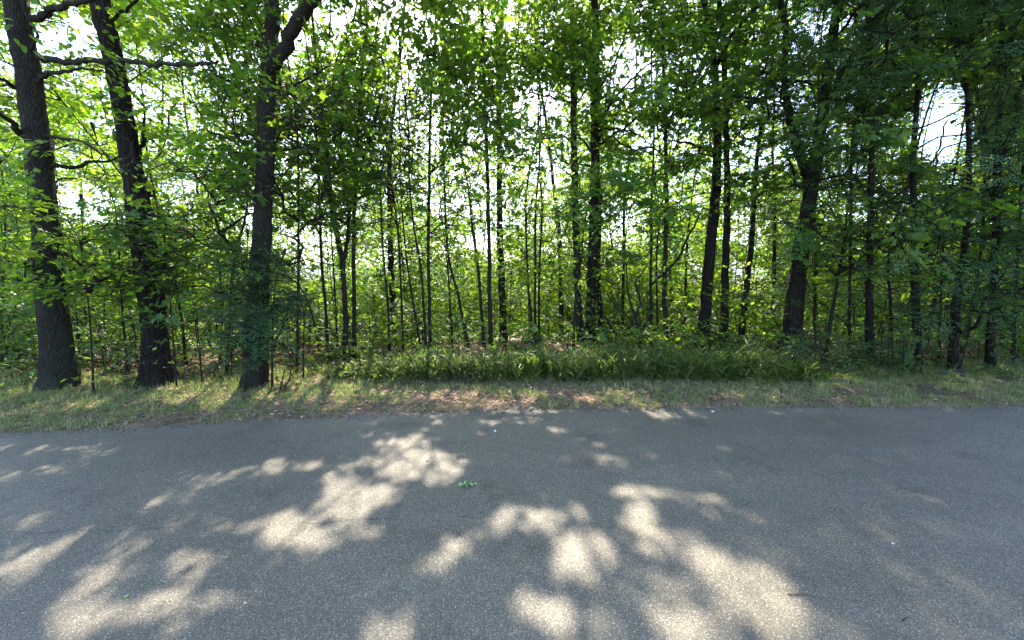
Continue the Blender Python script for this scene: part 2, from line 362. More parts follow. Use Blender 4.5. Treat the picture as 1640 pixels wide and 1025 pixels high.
# openings in the crowns towards the sky, as soft cones seen from the road
GAPS = [(520, 436, 62, 15, .92), (1180, 440, 22, 22, .85), (1218, 448, 22, 18, .95), (1112, 436, 16, 20, .9), (360, 458, 22, 10, .6), (130, 325, 60, 36, 1.1), (402, 372, 18, 50, .8), (110, 60, 75, 44, .85), (500, 392, 55, 36, .8), (610, 410, 50, 24, .7), (462, 55, 30, 50, .97), (570, 20, 70, 22, .7), (1505, 195, 54, 76, 1.4),
 (1325, 35, 42, 22, .8), (845, 165, 45, 22, .75), (1010, 105, 60, 40, .7), (1040, 225, 30, 20, .7), (1000, 365, 45, 34, .7), (895, 30, 18, 18, .8), (1140, 100, 30, 26, .7), (1195, 365, 30, 34, .6), (880, 250, 22, 22, .8), (20, 120, 34, 80, .85),
 (290, 300, 40, 30, .6), (770, 380, 40, 16, .6), (340, 90, 50, 30, .55), (1195, 250, 30, 24, .6), (1340, 210, 18, 18, .6), (60, 480, 40, 20, .5), (1540, 260, 26, 40, .8), (1110, 330, 30, 26, .55)]
def gapmask(P):
    px, py, d = pix(P); g = np.zeros(px.shape)
    for (cx, cy, a, b, s) in GAPS:
        q = ((px - cx) / a) ** 2 + ((py - cy) / b) ** 2
        g = np.maximum(g, s * np.clip((1.3 - q) / .6, 0, 1))
    return g

# ------------------------------------------------------------------ leaves and sprays
def half(pts):
    """leaf outline (one side, petiole to tip), mirrored and folded on the midrib"""
    pts = np.array(pts, float); n = len(pts)
    V = [(0, 0, 0), (1, 0, -.10), (.45, 0, .0)]; T = []
    for s in (1, -1):
        b = len(V); V += [(x, s * y, .28 * abs(y) - .10 * x * x) for x, y in pts]
        seq = [0] + list(range(b, b + n)) + [1]
        for i in range(len(seq) - 1):
            T.append((2, seq[i], seq[i + 1]) if s < 0 else (2, seq[i + 1], seq[i]))
    return np.array(V), np.array(T)
LEAF = {
 'maple': half([(.02, .34), (.30, .24), (.52, .52), (.60, .20)]),
 'oak': half([(.18, .16), (.30, .10), (.42, .30), (.54, .13), (.68, .32), (.78, .12)]),
 'oval': half([(.28, .26), (.68, .21)]),
 'simple': (np.array([(0, 0, 0), (.42, .27, .06), (1, 0, -.08), (.42, -.27, .06)]), np.array([(0, 2, 1), (0, 3, 2)])),
 'needle': (np.array([(0, -.022, 0), (0, .022, 0), (1, 0, 0)]), np.array([(0, 1, 2)])),
 'hem': (np.array([(0, 0, 0), (.5, .17, 0), (1, 0, -.05), (.5, -.17, 0)]), np.array([(0, 2, 1), (0, 3, 2)])),
 'cane': (np.array([(0, 0, 0), (.3, .062, .02), (.3, -.062, .02), (.68, .05, -.06), (.68, -.05, -.06), (1, 0, -.22)]), np.array([(0, 2, 1), (1, 2, 4), (1, 4, 3), (3, 4, 5)])),
}
def frames(d, n):
    x = unit(d); y = unit(np.cross(n, x)); z = np.cross(x, y)
    return np.stack([x, y, z], -1)          # columns
def rot2(a): return np.array([math.cos(a), math.sin(a), 0])
def spray(kind, r):
    pos, dr, nr, sz, tw = [], [], [], [], []
    def leaf(p, d, n, s): pos.append(p); dr.append(d); nr.append(n); sz.append(s)
    if kind in ('maple', 'oval', 'oak', 'far', 'shrub'):
        L = {'maple': .72, 'oval': .75, 'oak': .62, 'far': 1.15, 'shrub': .34}[kind]
        ls = {'maple': .088, 'oval': .082, 'oak': .105, 'far': .135, 'shrub': .055}[kind]
        tilt = {'maple': .32, 'oval': .28, 'oak': .75, 'far': .6, 'shrub': .6}[kind]
        nn = 5 if kind == 'oak' else 7
        pts = [np.zeros(3)]; a = 0
        for i in range(nn):
            a += r.normal(0, .12); pts.append(pts[-1] + L / nn * np.array([math.cos(a), math.sin(a), r.normal(-.06, .07)]))
        for i in range(nn): tw.append((pts[i], pts[i + 1], .0035 * (1 - i / nn * .6)))
        for i in range(1, nn + 1):
            for s in (1, -1):
                if r.random() < .12: continue
                l = L * .42 * (1.05 - i / nn * .62) * r.uniform(.7, 1.2); b = s * r.uniform(.7, 1.15)
                q = pts[i] + l * np.array([math.cos(b), math.sin(b), r.normal(-.05, .12)])
                tw.append((pts[i], q, .002))
                for t in ((.4, .72, 1.) if kind != 'oak' else (.6, .85, 1., 1.)):
                    if r.random() < .1: continue
                    c = b + r.choice([-1, 1]) * r.uniform(.15, .95); n = np.array([r.normal(0, tilt), r.normal(0, tilt), 1.])
                    dd = rot2(c) + np.array([0, 0, r.normal(-.18, .25)])
                    p = pts[i] + (q - pts[i]) * t + .02 * dd
                    leaf(p, dd, n, ls * r.uniform(.5, 1.38))
        leaf(pts[-1], rot2(a), np.array([0, 0, 1.]), ls)
    elif kind == 'pine':
        pts = [np.zeros(3)]
        for i in range(4): pts.append(pts[-1] + .15 * np.array([1, r.normal(0, .2), r.normal(.12, .12)]))
        for i in range(4): tw.append((pts[i], pts[i + 1], .004))
        br = []
        for i in range(1, 5):
            br.append((pts[i], unit(pts[i] - pts[i - 1])))
            for s in (1, -1):
                b = s * r.uniform(.6, 1.1); d = unit(rot2(b) + np.array([0, 0, .15])); q = pts[i] + d * r.uniform(.1, .22); tw.append((pts[i], q, .003)); br.append((q, d)); br.append((pts[i] + (q - pts[i]) * .5, d))
        for (q, d) in br:
            for _ in range(15):
                v = unit(d * 1.0 + r.normal(0, .55, 3)); leaf(q, v, r.normal(0, 1, 3), r.uniform(.08, .13))
    elif kind == 'hem':
        L = .6; pts = [np.zeros(3)]
        for i in range(6): pts.append(pts[-1] + L / 6 * np.array([1, r.normal(0, .1), -.05 - .03 * i]))
        for i in range(6): tw.append((pts[i], pts[i + 1], .003))
        for i in range(0, 6):
            for s in (1, -1):
                l = .30 * (1.1 - i / 6) * r.uniform(.7, 1.2); b = s * r.uniform(.7, 1.1); q = pts[i] + l * np.array([math.cos(b), math.sin(b), -.12]); tw.append((pts[i], q, .002))
                m = max(3, int(l / .028))
                for k in range(m):
                    for s2 in (1, -1):
                        c = b + s2 * r.uniform(.6, 1.2); leaf(pts[i] + (q - pts[i]) * (k + .5) / m, rot2(c) + np.array([0, 0, r.normal(-.1, .15)]), np.array([r.normal(0, .25), r.normal(0, .25), 1]), r.uniform(.03, .05))
    return np.array(pos), frames(np.array(dr), np.array(nr)), np.array(sz), np.array([(a, b) for a, b, _ in tw]), np.array([w for _, _, w in tw])
SPR = {k: [spray(k, np.random.default_rng(100 + i)) for i in range(9)] for k in ('maple', 'oval', 'oak', 'far', 'pine', 'hem', 'shrub')}
KIND = {  # spray, leaf outline, leaf material
 'maple': ('maple', 'maple', M_MAPLE), 'oak': ('oak', 'oak', M_OAK), 'beech': ('oval', 'oval', M_MAPLE), 'pine': ('pine', 'needle', M_PINE), 'hemlock': ('hem', 'hem', M_HEM),
 'far': ('far', 'simple', M_FAR), 'shrub': ('shrub', 'oval', M_SHRUB), 'understorey': ('maple', 'oval', M_FAR)}

def place_sprays(kind, C, D, scale, twigs=True, cull=True, r=rng):
    """C centres, D outward directions -> leaf mesh arrays and twig edges"""
    sk, lk, _ = KIND[kind]; LV, LT = LEAF[lk]
    n = len(C)
    if n == 0: return None
    # the spray's root is set back so its middle lies on C
    x = unit(D + np.array([0, 0, 0]) + r.normal(0, .25, (n, 3)) * np.array([1, 1, .5])); up = np.array([0, 0, 1.]) + r.normal(0, .28, (n, 3))
    R = frames(x, up)
    which = r.integers(0, len(SPR[sk]), n); outV, outT, outt, E0, E1, ER = [], [], [], [], [], []
    for w in np.unique(which):
        idx = np.where(which == w)[0]; P, FR, sz, tw, tr = SPR[sk][w]
        s = scale[idx]
        pos = C[idx][:, None] + np.einsum('nij,lj->nli', R[idx], P - np.array([P[:, 0].max() * .45, 0, 0])) * s[:, None, None]
        fr = np.einsum('nij,ljk->nlik', R[idx], FR)
        size = sz[None] * s[:, None] * r.uniform(.85, 1.15, (len(idx), len(sz)))
        cl = np.repeat(r.uniform(.15, .75, len(idx))[:, None], len(sz), 1)
        pos = pos.reshape(-1, 3); fr = fr.reshape(-1, 3, 3); size = size.ravel(); cl = cl.ravel() + r.normal(0, .16, len(size))
        if cull:
            m, G = litmask(pos.copy())
            keep = r.random(len(pos)) > np.minimum(1, m * 1.2) ** .5
            keep &= (r.random(len(pos)) > gapmask(pos) * .45) | (pos[:, 1] < 4.5)
            pos, fr, size, cl = pos[keep], fr[keep], size[keep], cl[keep]
        if len(pos):
            Vv = pos[:, None] + np.einsum('nij,kj->nki', fr, LV) * size[:, None, None]
            outV.append(Vv.reshape(-1, 3)); outT.append((len(LV), len(pos))); outt.append(np.repeat(np.clip(cl, 0, 1), len(LV)))
        if twigs:
            tp = C[idx][:, None, None] + np.einsum('nij,mej->nmei', R[idx], tw - np.array([P[:, 0].max() * .45, 0, 0])) * s[:, None, None, None]
            E0.append(tp[:, :, 0].reshape(-1, 3)); E1.append(tp[:, :, 1].reshape(-1, 3)); ER.append(np.repeat(tr[None] , len(idx), 0).ravel())
            if cull:
                mm, _ = litmask(.5 * (E0[-1] + E1[-1])); kk = (mm < .25) | (E1[-1][:, 2] < 5); E0[-1] = E0[-1][kk]; E1[-1] = E1[-1][kk]; ER[-1] = ER[-1][kk]
    T = []; o = 0
    for k, m in outT:
        T.append((LT[None] + (o + np.arange(m) * k)[:, None, None]).reshape(-1, 3)); o += k * m
    if not outV: return None
    root = C - x * (np.array([SPR[sk][w][0][:, 0].max() for w in which]) * .45 * scale)[:, None]
    return np.vstack(outV), np.vstack(T), np.concatenate(outt), (np.vstack(E0), np.vstack(E1), np.concatenate(ER)) if twigs else None, root

# ------------------------------------------------------------------ trees: specification
TREES = []
def tree(name, label, poly, Y, H, kind, crown=None, lean=0., bark=B_THIN, sides=8, ridge=0., flare=.35, cat='tree', group=None, base_drop=0., limbs=(), forks=(), scale=1., twigs=True, top=.02):
    """poly: photo pixels (x, y, width) from the base up; crown: list of (z0, z1, r0, r1, n) above the base"""
    P = []; R = []; y = Y; wk = .66 if group == G_SAP or group == 'three crowded slim stems' else (.74 if group == G_EDGE and poly[0][0] > 780 else 1.)
    for i, (px, py, w) in enumerate(poly):
        w = w * wk
        p, t = at(px, py, y); P.append(p); R.append(max(.007, w / 2 * t / F / math.hypot(1, (px - 820) / F))); y = Y + lean * max(0, p[2])
    P = np.array(P); R = np.array(R); b = P[0].copy()
    z0 = float(terrain(b[0], b[1])) - .06
    if P[0, 2] > z0 + .08:
        if len(P) > 1: b[:2] -= (P[1, :2] - P[0, :2]) / max(.3, P[1, 2] - P[0, 2]) * (P[0, 2] - z0) * .6
        b[2] = z0; P = np.vstack([b, P]); R = np.concatenate([[R[0] * 1.05], R])
    else: P[0, 2] = z0
    # carry the stem on to its full height
    if P[-1, 2] < z0 + H:
        d = unit(P[-1] - P[-2]); d = unit(d * .6 + np.array([0, 0, .55])); m = 5; L = (z0 + H - P[-1, 2]) / m / max(.5, d[2]); q = P[-1]
        for k in range(m):
            d = unit(d + rng.normal(0, .07, 3)); q = q + d * L; P = np.vstack([P, q]); R = np.append(R, R[-1] * .8)
        R[-1] = max(top, .4 * R[-1])
    TREES.append(dict(name=name, label=label, P=P, R=R, base=np.array([P[0, 0], P[0, 1], z0 + .06]), kind=kind, crown=crown or [], bark=bark, sides=sides, ridge=ridge, flare=flare, cat=cat, group=group, limbs=limbs, forks=forks, scale=scale, twigs=twigs, H=H, Y=Y))
    return TREES[-1]
def limb(pts, Y0, Y1, w0, w1):
    """a visible limb, photo pixels"""
    n = len(pts); P = []; R = []
    for i, (px, py) in enumerate(pts):
        p, t = at(px, py, Y0 + (Y1 - Y0) * i / (n - 1)); P.append(p); R.append(max(.004, (w0 + (w1 - w0) * i / (n - 1)) / 2 * t / F / math.hypot(1, .6 * (px - 820) / F)))
    return np.array(P), np.array(R)
G_EDGE = 'large trees standing along the verge'
G_SAP = 'slim young trees at the forest edge'
# --- left
tree('pine_tree', 'thick grey green pine trunk with bare limbs at the left side, beside the shade shrubs',
     [(97, 632, 66), (92, 560, 56), (76, 400, 52), (62, 250, 49), (46, 120, 47), (26, 0, 46)], 5.0, 19, 'pine', [(8, 17, .6, 3.6, 150)], bark=B_PINE, sides=40, ridge=.03, flare=.28, group=G_EDGE,
     limbs=[limb([(62, 92), (110, 99), (170, 96), (230, 102), (290, 104), (330, 102), (349, 98)], 5.0, 4.3, 12, 4), limb([(50, 135), (80, 120), (120, 112), (165, 112)], 5.0, 4.6, 10, 3),
            limb([(66, 215), (100, 222), (135, 230), (160, 243), (178, 252)], 5.0, 4.7, 7, 3), limb([(76, 268), (110, 266), (140, 262), (170, 258), (200, 244)], 5.0, 5.4, 9, 3),
            limb([(52, 30), (80, 18), (110, 8), (145, -4), (200, -30)], 5.0, 4.6, 13, 7), limb([(30, 142), (15, 134), (0, 126), (-30, 120)], 5.0, 4.6, 9, 5), limb([(45, 222), (25, 205), (8, 188), (-20, 170)], 5.0, 4.4, 12, 6),
            limb([(34, 150), (12, 138), (-10, 140)], 5.0, 5.5, 5, 2), limb([(64, 340), (40, 335), (10, 330), (-30, 322)], 5.0, 5.3, 5, 2), limb([(48, 90), (58, 60), (42, 20), (20, -20)], 5.0, 4.8, 6, 3)])
tree('oak_tree', 'dark furrowed trunk leaning left as it rises, second big trunk from the left',
     [(258, 625, 54), (250, 560, 46), (238, 450, 43), (222, 340, 42), (206, 240, 36), (188, 130, 35), (172, 50, 36), (160, 0, 35)], 5.15, 17, 'oak', [(6.5, 14, 1.2, 4.0, 120)], lean=-.02, bark=B_OAK, sides=40, ridge=.06, flare=.5, group=G_EDGE,
     limbs=[limb([(236, 330), (262, 352), (300, 372), (330, 392)], 5.1, 4.6, 5, 2), limb([(215, 280), (226, 230), (232, 190)], 5.1, 5.5, 10, 4), limb([(178, 32), (205, 14), (222, -4)], 5.1, 4.7, 6, 4)])
tree('maple_tree', 'tall trunk forking in two near the top edge, third big trunk from left',
     [(407, 628, 39), (409, 560, 36), (414, 470, 34), (421, 340, 31), (425, 250, 29), (428, 150, 27), (431, 70, 26), (436, 0, 24)], 5.1, 16, 'maple', [(7, 13, 1.2, 4.0, 140), (2.5, 4.3, .25, 1.0, 46)], bark=B_GREY, sides=36, ridge=.04, flare=.3, group=G_EDGE,
     limbs=[limb([(428, 118), (446, 92), (462, 58), (485, 22), (505, -6), (540, -60)], 5.1, 4.7, 22, 18)])
tree('maple_sapling', 'low sapling spreading dark layered leaf sprays between the two leftmost big trunks',
     [(204, 590, 7), (196, 500, 6), (192, 430, 5), (186, 340, 4)], 5.7, 3.6, 'maple', [(1.35, 2.6, .3, 2.0, 42)], group=G_SAP)
tree('beech_sapling', 'slender curved sapling between the leaning dark trunk and the forked tree',
     [(362, 610, 8), (368, 520, 8), (372, 440, 8), (384, 380, 7), (396, 330, 5)], 5.6, 5.2, 'beech', [(1.7, 5.2, .4, 1.7, 58)], group=G_SAP)
tree('beech_sapling', 'very thin straight sapling just left of the curved sapling near the forked tree',
     [(352, 600, 5), (356, 520, 5), (352, 430, 4), (340, 360, 3)], 6.4, 4.6, 'beech', [(1.8, 4.6, .3, 1.4, 36)], group=G_SAP)
tree('maple_sapling', 'thin dark sapling at the extreme left edge beyond the thick pine',
     [(0, 560, 8), (3, 480, 7), (8, 390, 6), (6, 300, 5)], 6.5, 6, 'maple', [(1.3, 6, .5, 1.9, 70)], group=G_SAP)
tree('maple_sapling', 'leafy sapling arching over the leaning dark trunk, pale sunlit leaves in mid height',
     [(300, 590, 8), (286, 480, 7), (262, 380, 7), (236, 250, 6)], 6.3, 7, 'beech', [(2.2, 7, .5, 2.0, 80)], group=G_SAP)
# --- centre left saplings
tree('maple_sapling', 'straight pole thin sapling first to the right of the forked tree',
     [(476, 610, 7), (477, 520, 7), (478, 420, 6), (478, 320, 6), (476, 200, 5)], 5.7, 7, 'maple', [(2.2, 7, .4, 1.7, 80)], group=G_SAP)
tree('maple_sapling', 'thin sapling bending right low down, left of the two stout sapling stems',
     [(513, 592, 5), (506, 530, 5), (495, 490, 5), (478, 455, 4), (455, 440, 3)], 7.0, 3.6, 'maple', [(1.4, 3.6, .3, 1.2, 30)], group=G_SAP)
tree('maple_sapling', 'medium sapling stem just left of the forked stout sapling pair',
     [(527, 592, 9), (522, 500, 8), (516, 430, 8), (512, 350, 7), (508, 240, 6)], 6.8, 7.5, 'maple', [(2.6, 7.5, .4, 1.8, 90)], group=G_SAP)
tree('maple_sapling', 'thread thin stem between the medium sapling and the stout sapling pair',
     [(541, 588, 4), (538, 500, 4), (532, 400, 4), (528, 330, 3)], 7.0, 5, 'beech', [(2.4, 5, .3, 1.2, 30)], group=G_SAP)
tree('maple_tree', 'stout young maple with a forking stem, left one of the close pair of stems',
     [(556, 592, 16), (553, 500, 13), (550, 440, 12), (543, 390, 12), (533, 330, 11), (522, 230, 10), (508, 120, 7)], 6.6, 8.5, 'maple', [(3.0, 8.2, .5, 2.0, 120)], group=G_SAP, sides=14, ridge=.02,
     limbs=[limb([(550, 425), (556, 390), (560, 340), (575, 280), (594, 215), (612, 150)], 6.6, 6.8, 7, 4)])
tree('maple_tree', 'stout straight young maple, right one of the close pair of stems',
     [(569, 594, 12), (567, 500, 10), (567, 400, 10), (568, 320, 9), (572, 220, 8), (580, 110, 6)], 6.8, 8.5, 'maple', [(3.0, 8.4, .5, 2.0, 120)], group=G_SAP, sides=14, ridge=.02)
tree('oak_tree', 'short dark leaf draped trunk far behind thin stems, right of the stout sapling pair',
     [(632, 566, 18), (630, 500, 17), (626, 420, 15), (624, 300, 13)], 9.5, 8.5, 'oak', [(.9, 7, .35, 1.2, 110)], bark=B_OAK, sides=12, group=G_SAP)
tree('maple_sapling', 'thin stem with dark shiny leaves in front of the leaf draped trunk',
     [(624, 572, 6), (622, 500, 6), (616, 430, 5), (610, 350, 4)], 7.2, 5.2, 'oak', [(2.0, 3.4, .3, 1.3, 44)], group=G_SAP)
tree('maple_sapling', 'thin stem just right of the leaf draped trunk in the centre left',
     [(646, 572, 6), (643, 480, 5), (638, 380, 5)], 7.2, 6.5, 'maple', [(2.6, 6.5, .4, 1.6, 64)], group=G_SAP)
tree('maple_sapling', 'thin sapling leaning left, first of four slim stems left of centre',
     [(676, 576, 5), (664, 500, 5), (652, 420, 4), (645, 350, 4)], 7.4, 6, 'maple', [(2.6, 6, .4, 1.5, 56)], group=G_SAP)
tree('maple_sapling', 'bowed slim stem touching the straight slim stem at its foot left of centre',
     [(683, 574, 7), (679, 500, 6), (674, 430, 6), (664, 370, 5), (656, 300, 5), (654, 200, 4)], 7.2, 7.5, 'maple', [(3.0, 7.6, .5, 1.8, 84)], group=G_SAP)
tree('maple_sapling', 'straight slim stem crowned with yellow green sunlit leaves left of centre',
     [(690, 574, 9), (688, 500, 8), (686, 400, 8), (687, 300, 7), (690, 160, 6)], 7.3, 8.5, 'maple', [(3.2, 8.5, .5, 1.9, 110)], group=G_SAP)
tree('maple_sapling', 'slanting slim stem left of centre, leaning clearly to the left',
     [(751, 562, 8), (742, 515, 8), (733, 470, 7), (720, 420, 6), (714, 360, 6)], 7.9, 7.5, 'maple', [(3.0, 7.5, .4, 1.8, 84)], group=G_SAP)
tree('maple_sapling', 'hair thin stem between the slanting slim stem and the sunlit straight stem',
     [(724, 566, 4), (722, 500, 4), (716, 420, 3)], 8.0, 6, 'beech', [(2.4, 6, .4, 1.4, 50)], group=G_SAP)
tree('maple_sapling', 'gently bent stem close to the left of the tall thin pole tree',
     [(776, 562, 8), (771, 500, 7), (766, 430, 7), (757, 370, 6), (750, 300, 5)], 7.8, 7, 'maple', [(3.0, 7, .4, 1.6, 70)], group=G_SAP)
tree('maple_tree', 'tall thin pole tree rising dead straight to the top edge near the centre',
     [(786, 562, 11), (784, 450, 10), (782, 330, 9), (778, 200, 9), (775, 100, 8), (772, 0, 8)], 7.8, 12.5, 'maple', [(5.5, 12, .5, 2.4, 130)], group=G_SAP, sides=12)
tree('pine_tree', 'grey pine trunk dim behind the tall thin pole tree',
     [(807, 566, 16), (804, 470, 15), (800, 360, 13), (800, 250, 12), (798, 120, 11)], 9.6, 13, 'pine', [(5.0, 12.5, .5, 2.2, 80)], bark=B_PINE, group=G_EDGE, sides=14)
for k, (poly, lab) in enumerate([([(853, 556, 7), (850, 500, 6), (845, 440, 6), (842, 330, 5)], 'left'), ([(858, 556, 7), (857, 500, 6), (857, 430, 6), (858, 330, 5)], 'middle'), ([(864, 556, 6), (863, 500, 6), (864, 430, 5), (868, 330, 5)], 'right')]):
    tree('maple_sapling', lab + ' stem of the three crowded slim stems between pole tree and tall pine pair', poly, 8.2 + .1 * k, 6.5 + .4 * k, 'maple', [(2.2, 6.6 + .4 * k, .4, 1.5, 70)], group='three crowded slim stems')
tree('pine_tree', 'dim slender trunk in shade just left of the tall pine pair',
     [(900, 548, 11), (898, 470, 10), (896, 380, 9)], 10.5, 10, 'pine', [(4.5, 10, .5, 1.8, 60)], bark=B_PINE, group=G_EDGE)
tree('pine_tree', 'paler grey left trunk of the tall pine pair with bare twiggy branches',
     [(932, 568, 17), (927, 500, 16), (923, 400, 16), (920, 260, 15), (918, 130, 14), (915, 0, 13)], 8.2, 17, 'pine', [(9, 16, .5, 2.6, 100)], bark=B_PINE, group=G_EDGE, sides=16, ridge=.03,
     limbs=[limb([(918, 165), (880, 155), (845, 150), (810, 160)], 8.2, 7.6, 4, 1.5), limb([(919, 226), (895, 220), (860, 224), (830, 218)], 8.2, 7.8, 4, 1.5), limb([(917, 55), (890, 42), (868, 32)], 8.2, 7.8, 4, 2), limb([(920, 285), (900, 270), (875, 245)], 8.2, 8.6, 3, 1)])
tree('pine_tree', 'darker stout right trunk of the tall pine pair with fanned bare twiggy branches',
     [(943, 570, 24), (946, 500, 23), (950, 400, 22), (953, 260, 19), (953, 130, 17), (953, 0, 16)], 8.0, 18, 'pine', [(9, 17, .5, 3.0, 130)], bark=B_OAK, group=G_EDGE, sides=20, ridge=.05,
     limbs=[limb([(955, 235), (985, 215), (1020, 190), (1058, 160)], 8.0, 7.4, 5, 1.5), limb([(955, 200), (990, 150), (1030, 110), (1075, 78)], 8.0, 7.4, 5, 1.5), limb([(955, 210), (1000, 208), (1040, 228), (1070, 245)], 8.0, 7.6, 4, 1), limb([(951, 250), (920, 205), (895, 180)], 8.0, 7.5, 4, 1.5),
            limb([(954, 150), (980, 110), (1000, 60), (1012, 30)], 8.0, 7.6, 4, 1.5), limb([(952, 265), (915, 262), (880, 240), (850, 205)], 8.0, 7.5, 4, 1), limb([(953, 250), (960, 225), (970, 170), (978, 120)], 8.0, 7.7, 4, 2), limb([(953, 130), (925, 165), (905, 215), (885, 235)], 8.0, 8.5, 3, 1),
            limb([(953, 175), (1010, 140), (1045, 150), (1080, 120)], 8.0, 8.4, 3, 1)])
tree('oak_tree', 'short dark stem tucked against the right side of the tall pine pair',
     [(964, 566, 15), (961, 500, 13), (957, 440, 12), (960, 340, 11)], 8.9, 10, 'oak', [(3.0, 9, .5, 2.0, 90)], bark=B_OAK, group=G_EDGE, sides=12)
tree('maple_sapling', 'sapling spreading broad lit sprays of large leaves in front of the tall pine pair',
     [(918, 575, 6), (920, 520, 6), (922, 470, 5), (930, 420, 4)], 7.0, 3.3, 'maple', [(1.3, 3.3, .3, 1.5, 54)], group=G_SAP)
# --- centre right
tree('maple_sapling', 'straight thin stem alone in the gap right of the tall pine pair',
     [(997, 552, 8), (998, 480, 7), (999, 400, 7), (1000, 320, 6)], 9.4, 8.5, 'far', [(4.5, 8.5, .5, 1.7, 44)], group=G_SAP)
tree('shrub', 'crooked dark many stemmed shrub in the gap right of the tall pine pair',
     [(1027, 566, 8), (1024, 540, 8), (1018, 510, 7), (1008, 480, 5), (1004, 452, 4)], 7.7, 3.0, 'shrub', [(1.5, 3.0, .4, 1.4, 34)], group=G_SAP, cat='shrub',
     limbs=[limb([(1026, 555), (1030, 525), (1040, 500), (1044, 470)], 7.7, 7.6, 6, 3), limb([(1022, 535), (1014, 520), (1002, 505), (984, 488), (972, 470)], 7.7, 7.5, 5, 2), limb([(1018, 510), (1024, 480), (1018, 455), (1030, 435)], 7.7, 7.9, 4, 2), limb([(1016, 572), (1000, 548), (980, 525), (968, 505)], 7.6, 7.3, 6, 3)])
tree('maple_sapling', 'thin upright stem left neighbour of the knobbly stem with a low side branch',
     [(1041, 566, 8), (1042, 480, 8), (1043, 390, 7), (1044, 300, 6)], 8.1, 8, 'maple', [(3.2, 8, .4, 1.9, 90)], group=G_SAP,
     limbs=[limb([(1043, 455), (1060, 440), (1085, 415), (1110, 365), (1125, 340)], 8.1, 7.6, 6, 2)])
tree('maple_sapling', 'hair thin stem squeezed between two thicker stems right of the crooked shrub',
     [(1053, 562, 6), (1052, 480, 5), (1052, 400, 5)], 8.8, 7.5, 'beech', [(3.2, 7.5, .4, 1.6, 60)], group=G_SAP)
tree('maple_tree', 'knobbly stem with a low side branch reaching right near its foot',
     [(1067, 572, 13), (1065, 500, 12), (1064, 430, 12), (1067, 350, 11), (1066, 230, 9)], 7.9, 9.5, 'maple', [(3.4, 9.2, .5, 2.2, 120)], group=G_SAP, sides=14, ridge=.04,
     limbs=[limb([(1069, 566), (1078, 556), (1088, 548), (1098, 540)], 7.9, 7.7, 6, 3)])
tree('maple_sapling', 'slim pale stem seen against the bright gap left of the straight dark trunk trio',
     [(1098, 560, 9), (1098, 480, 8), (1100, 400, 7)], 10.5, 8.5, 'far', [(4.4, 8.5, .5, 1.6, 40)], group=G_SAP)
tree('oak_tree', 'stout dark trunk leaning slightly right, left one of three dark trunks beyond the low cane',
     [(1125, 570, 27), (1129, 500, 25), (1136, 420, 25), (1143, 340, 23), (1149, 250, 19), (1147, 150, 16), (1140, 60, 14), (1128, 0, 13)], 7.7, 15, 'oak', [(6.0, 14, 1, 4.2, 190), (3.6, 8, .6, 2.2, 90)], bark=B_OAK, group=G_EDGE, sides=24, ridge=.05,
     limbs=[limb([(1149, 240), (1120, 235), (1095, 228), (1070, 225)], 7.7, 7.2, 6, 2), limb([(1148, 150), (1185, 155), (1215, 158), (1245, 152)], 7.7, 7.2, 7, 3), limb([(1145, 110), (1170, 60), (1200, 25), (1230, -5)], 7.7, 7.2, 8, 5)])
tree('oak_tree', 'upright dark trunk, middle one of three dark trunks beyond the low cane',
     [(1158, 570, 20), (1160, 500, 18), (1162, 420, 16), (1164, 300, 14), (1162, 180, 13), (1158, 60, 12), (1150, -10, 11)], 7.7, 14, 'oak', [(5.5, 13, .8, 3.2, 130), (4.2, 8, .5, 1.8, 60)], bark=B_OAK, group=G_EDGE, sides=20, ridge=.04)
tree('oak_tree', 'slimmer dark trunk leaning right, right one of three dark trunks beyond the low cane',
     [(1184, 568, 14), (1190, 510, 14), (1198, 440, 14), (1205, 370, 12), (1210, 280, 10), (1222, 180, 8)], 7.9, 11, 'maple', [(4.0, 10.5, .5, 2.4, 110)], bark=B_OAK, group=G_EDGE, sides=16, ridge=.03)
tree('maple_sapling', 'thin trunk in the bright gap left of the thick right leaning trunk',
     [(1238, 566, 12), (1239, 480, 11), (1240, 400, 10), (1240, 300, 8)], 9.6, 9, 'beech', [(4.0, 9, .5, 1.9, 70)], group=G_SAP)
tree('oak_tree', 'thick rough trunk leaning right with flared foot behind the right end of the cane',
     [(1262, 578, 56), (1268, 530, 45), (1277, 450, 39), (1290, 360, 35), (1302, 280, 31), (1316, 190, 27), (1330, 90, 24), (1342, 0, 22)], 6.7, 16, 'oak', [(4.6, 14, 1.2, 4.2, 230), (2.9, 7, .5, 2.0, 110)], bark=B_OAK, group=G_EDGE, sides=36, ridge=.06, flare=.2,
     limbs=[limb([(1300, 300), (1276, 240), (1262, 180), (1255, 120), (1258, 60), (1250, 0)], 6.7, 6.3, 14, 9), limb([(1320, 170), (1345, 120), (1390, 60), (1430, 20)], 6.7, 6.2, 9, 5)])
tree('maple_sapling', 'leaning sapling with bright yellow green leaf sprays right of the thick leaning trunk',
     [(1318, 590, 10), (1328, 530, 10), (1340, 460, 9), (1350, 400, 8), (1358, 330, 6)], 6.2, 4.6, 'maple', [(1.5, 4.4, .3, 1.3, 50)], group=G_SAP)
tree('maple_sapling', 'plain dark stem between the thick leaning trunk and the yellow leaved sapling',
     [(1305, 586, 9), (1304, 500, 8), (1306, 400, 8)], 7.2, 7, 'hemlock', [(2.4, 7, .5, 1.6, 60)], group=G_SAP)
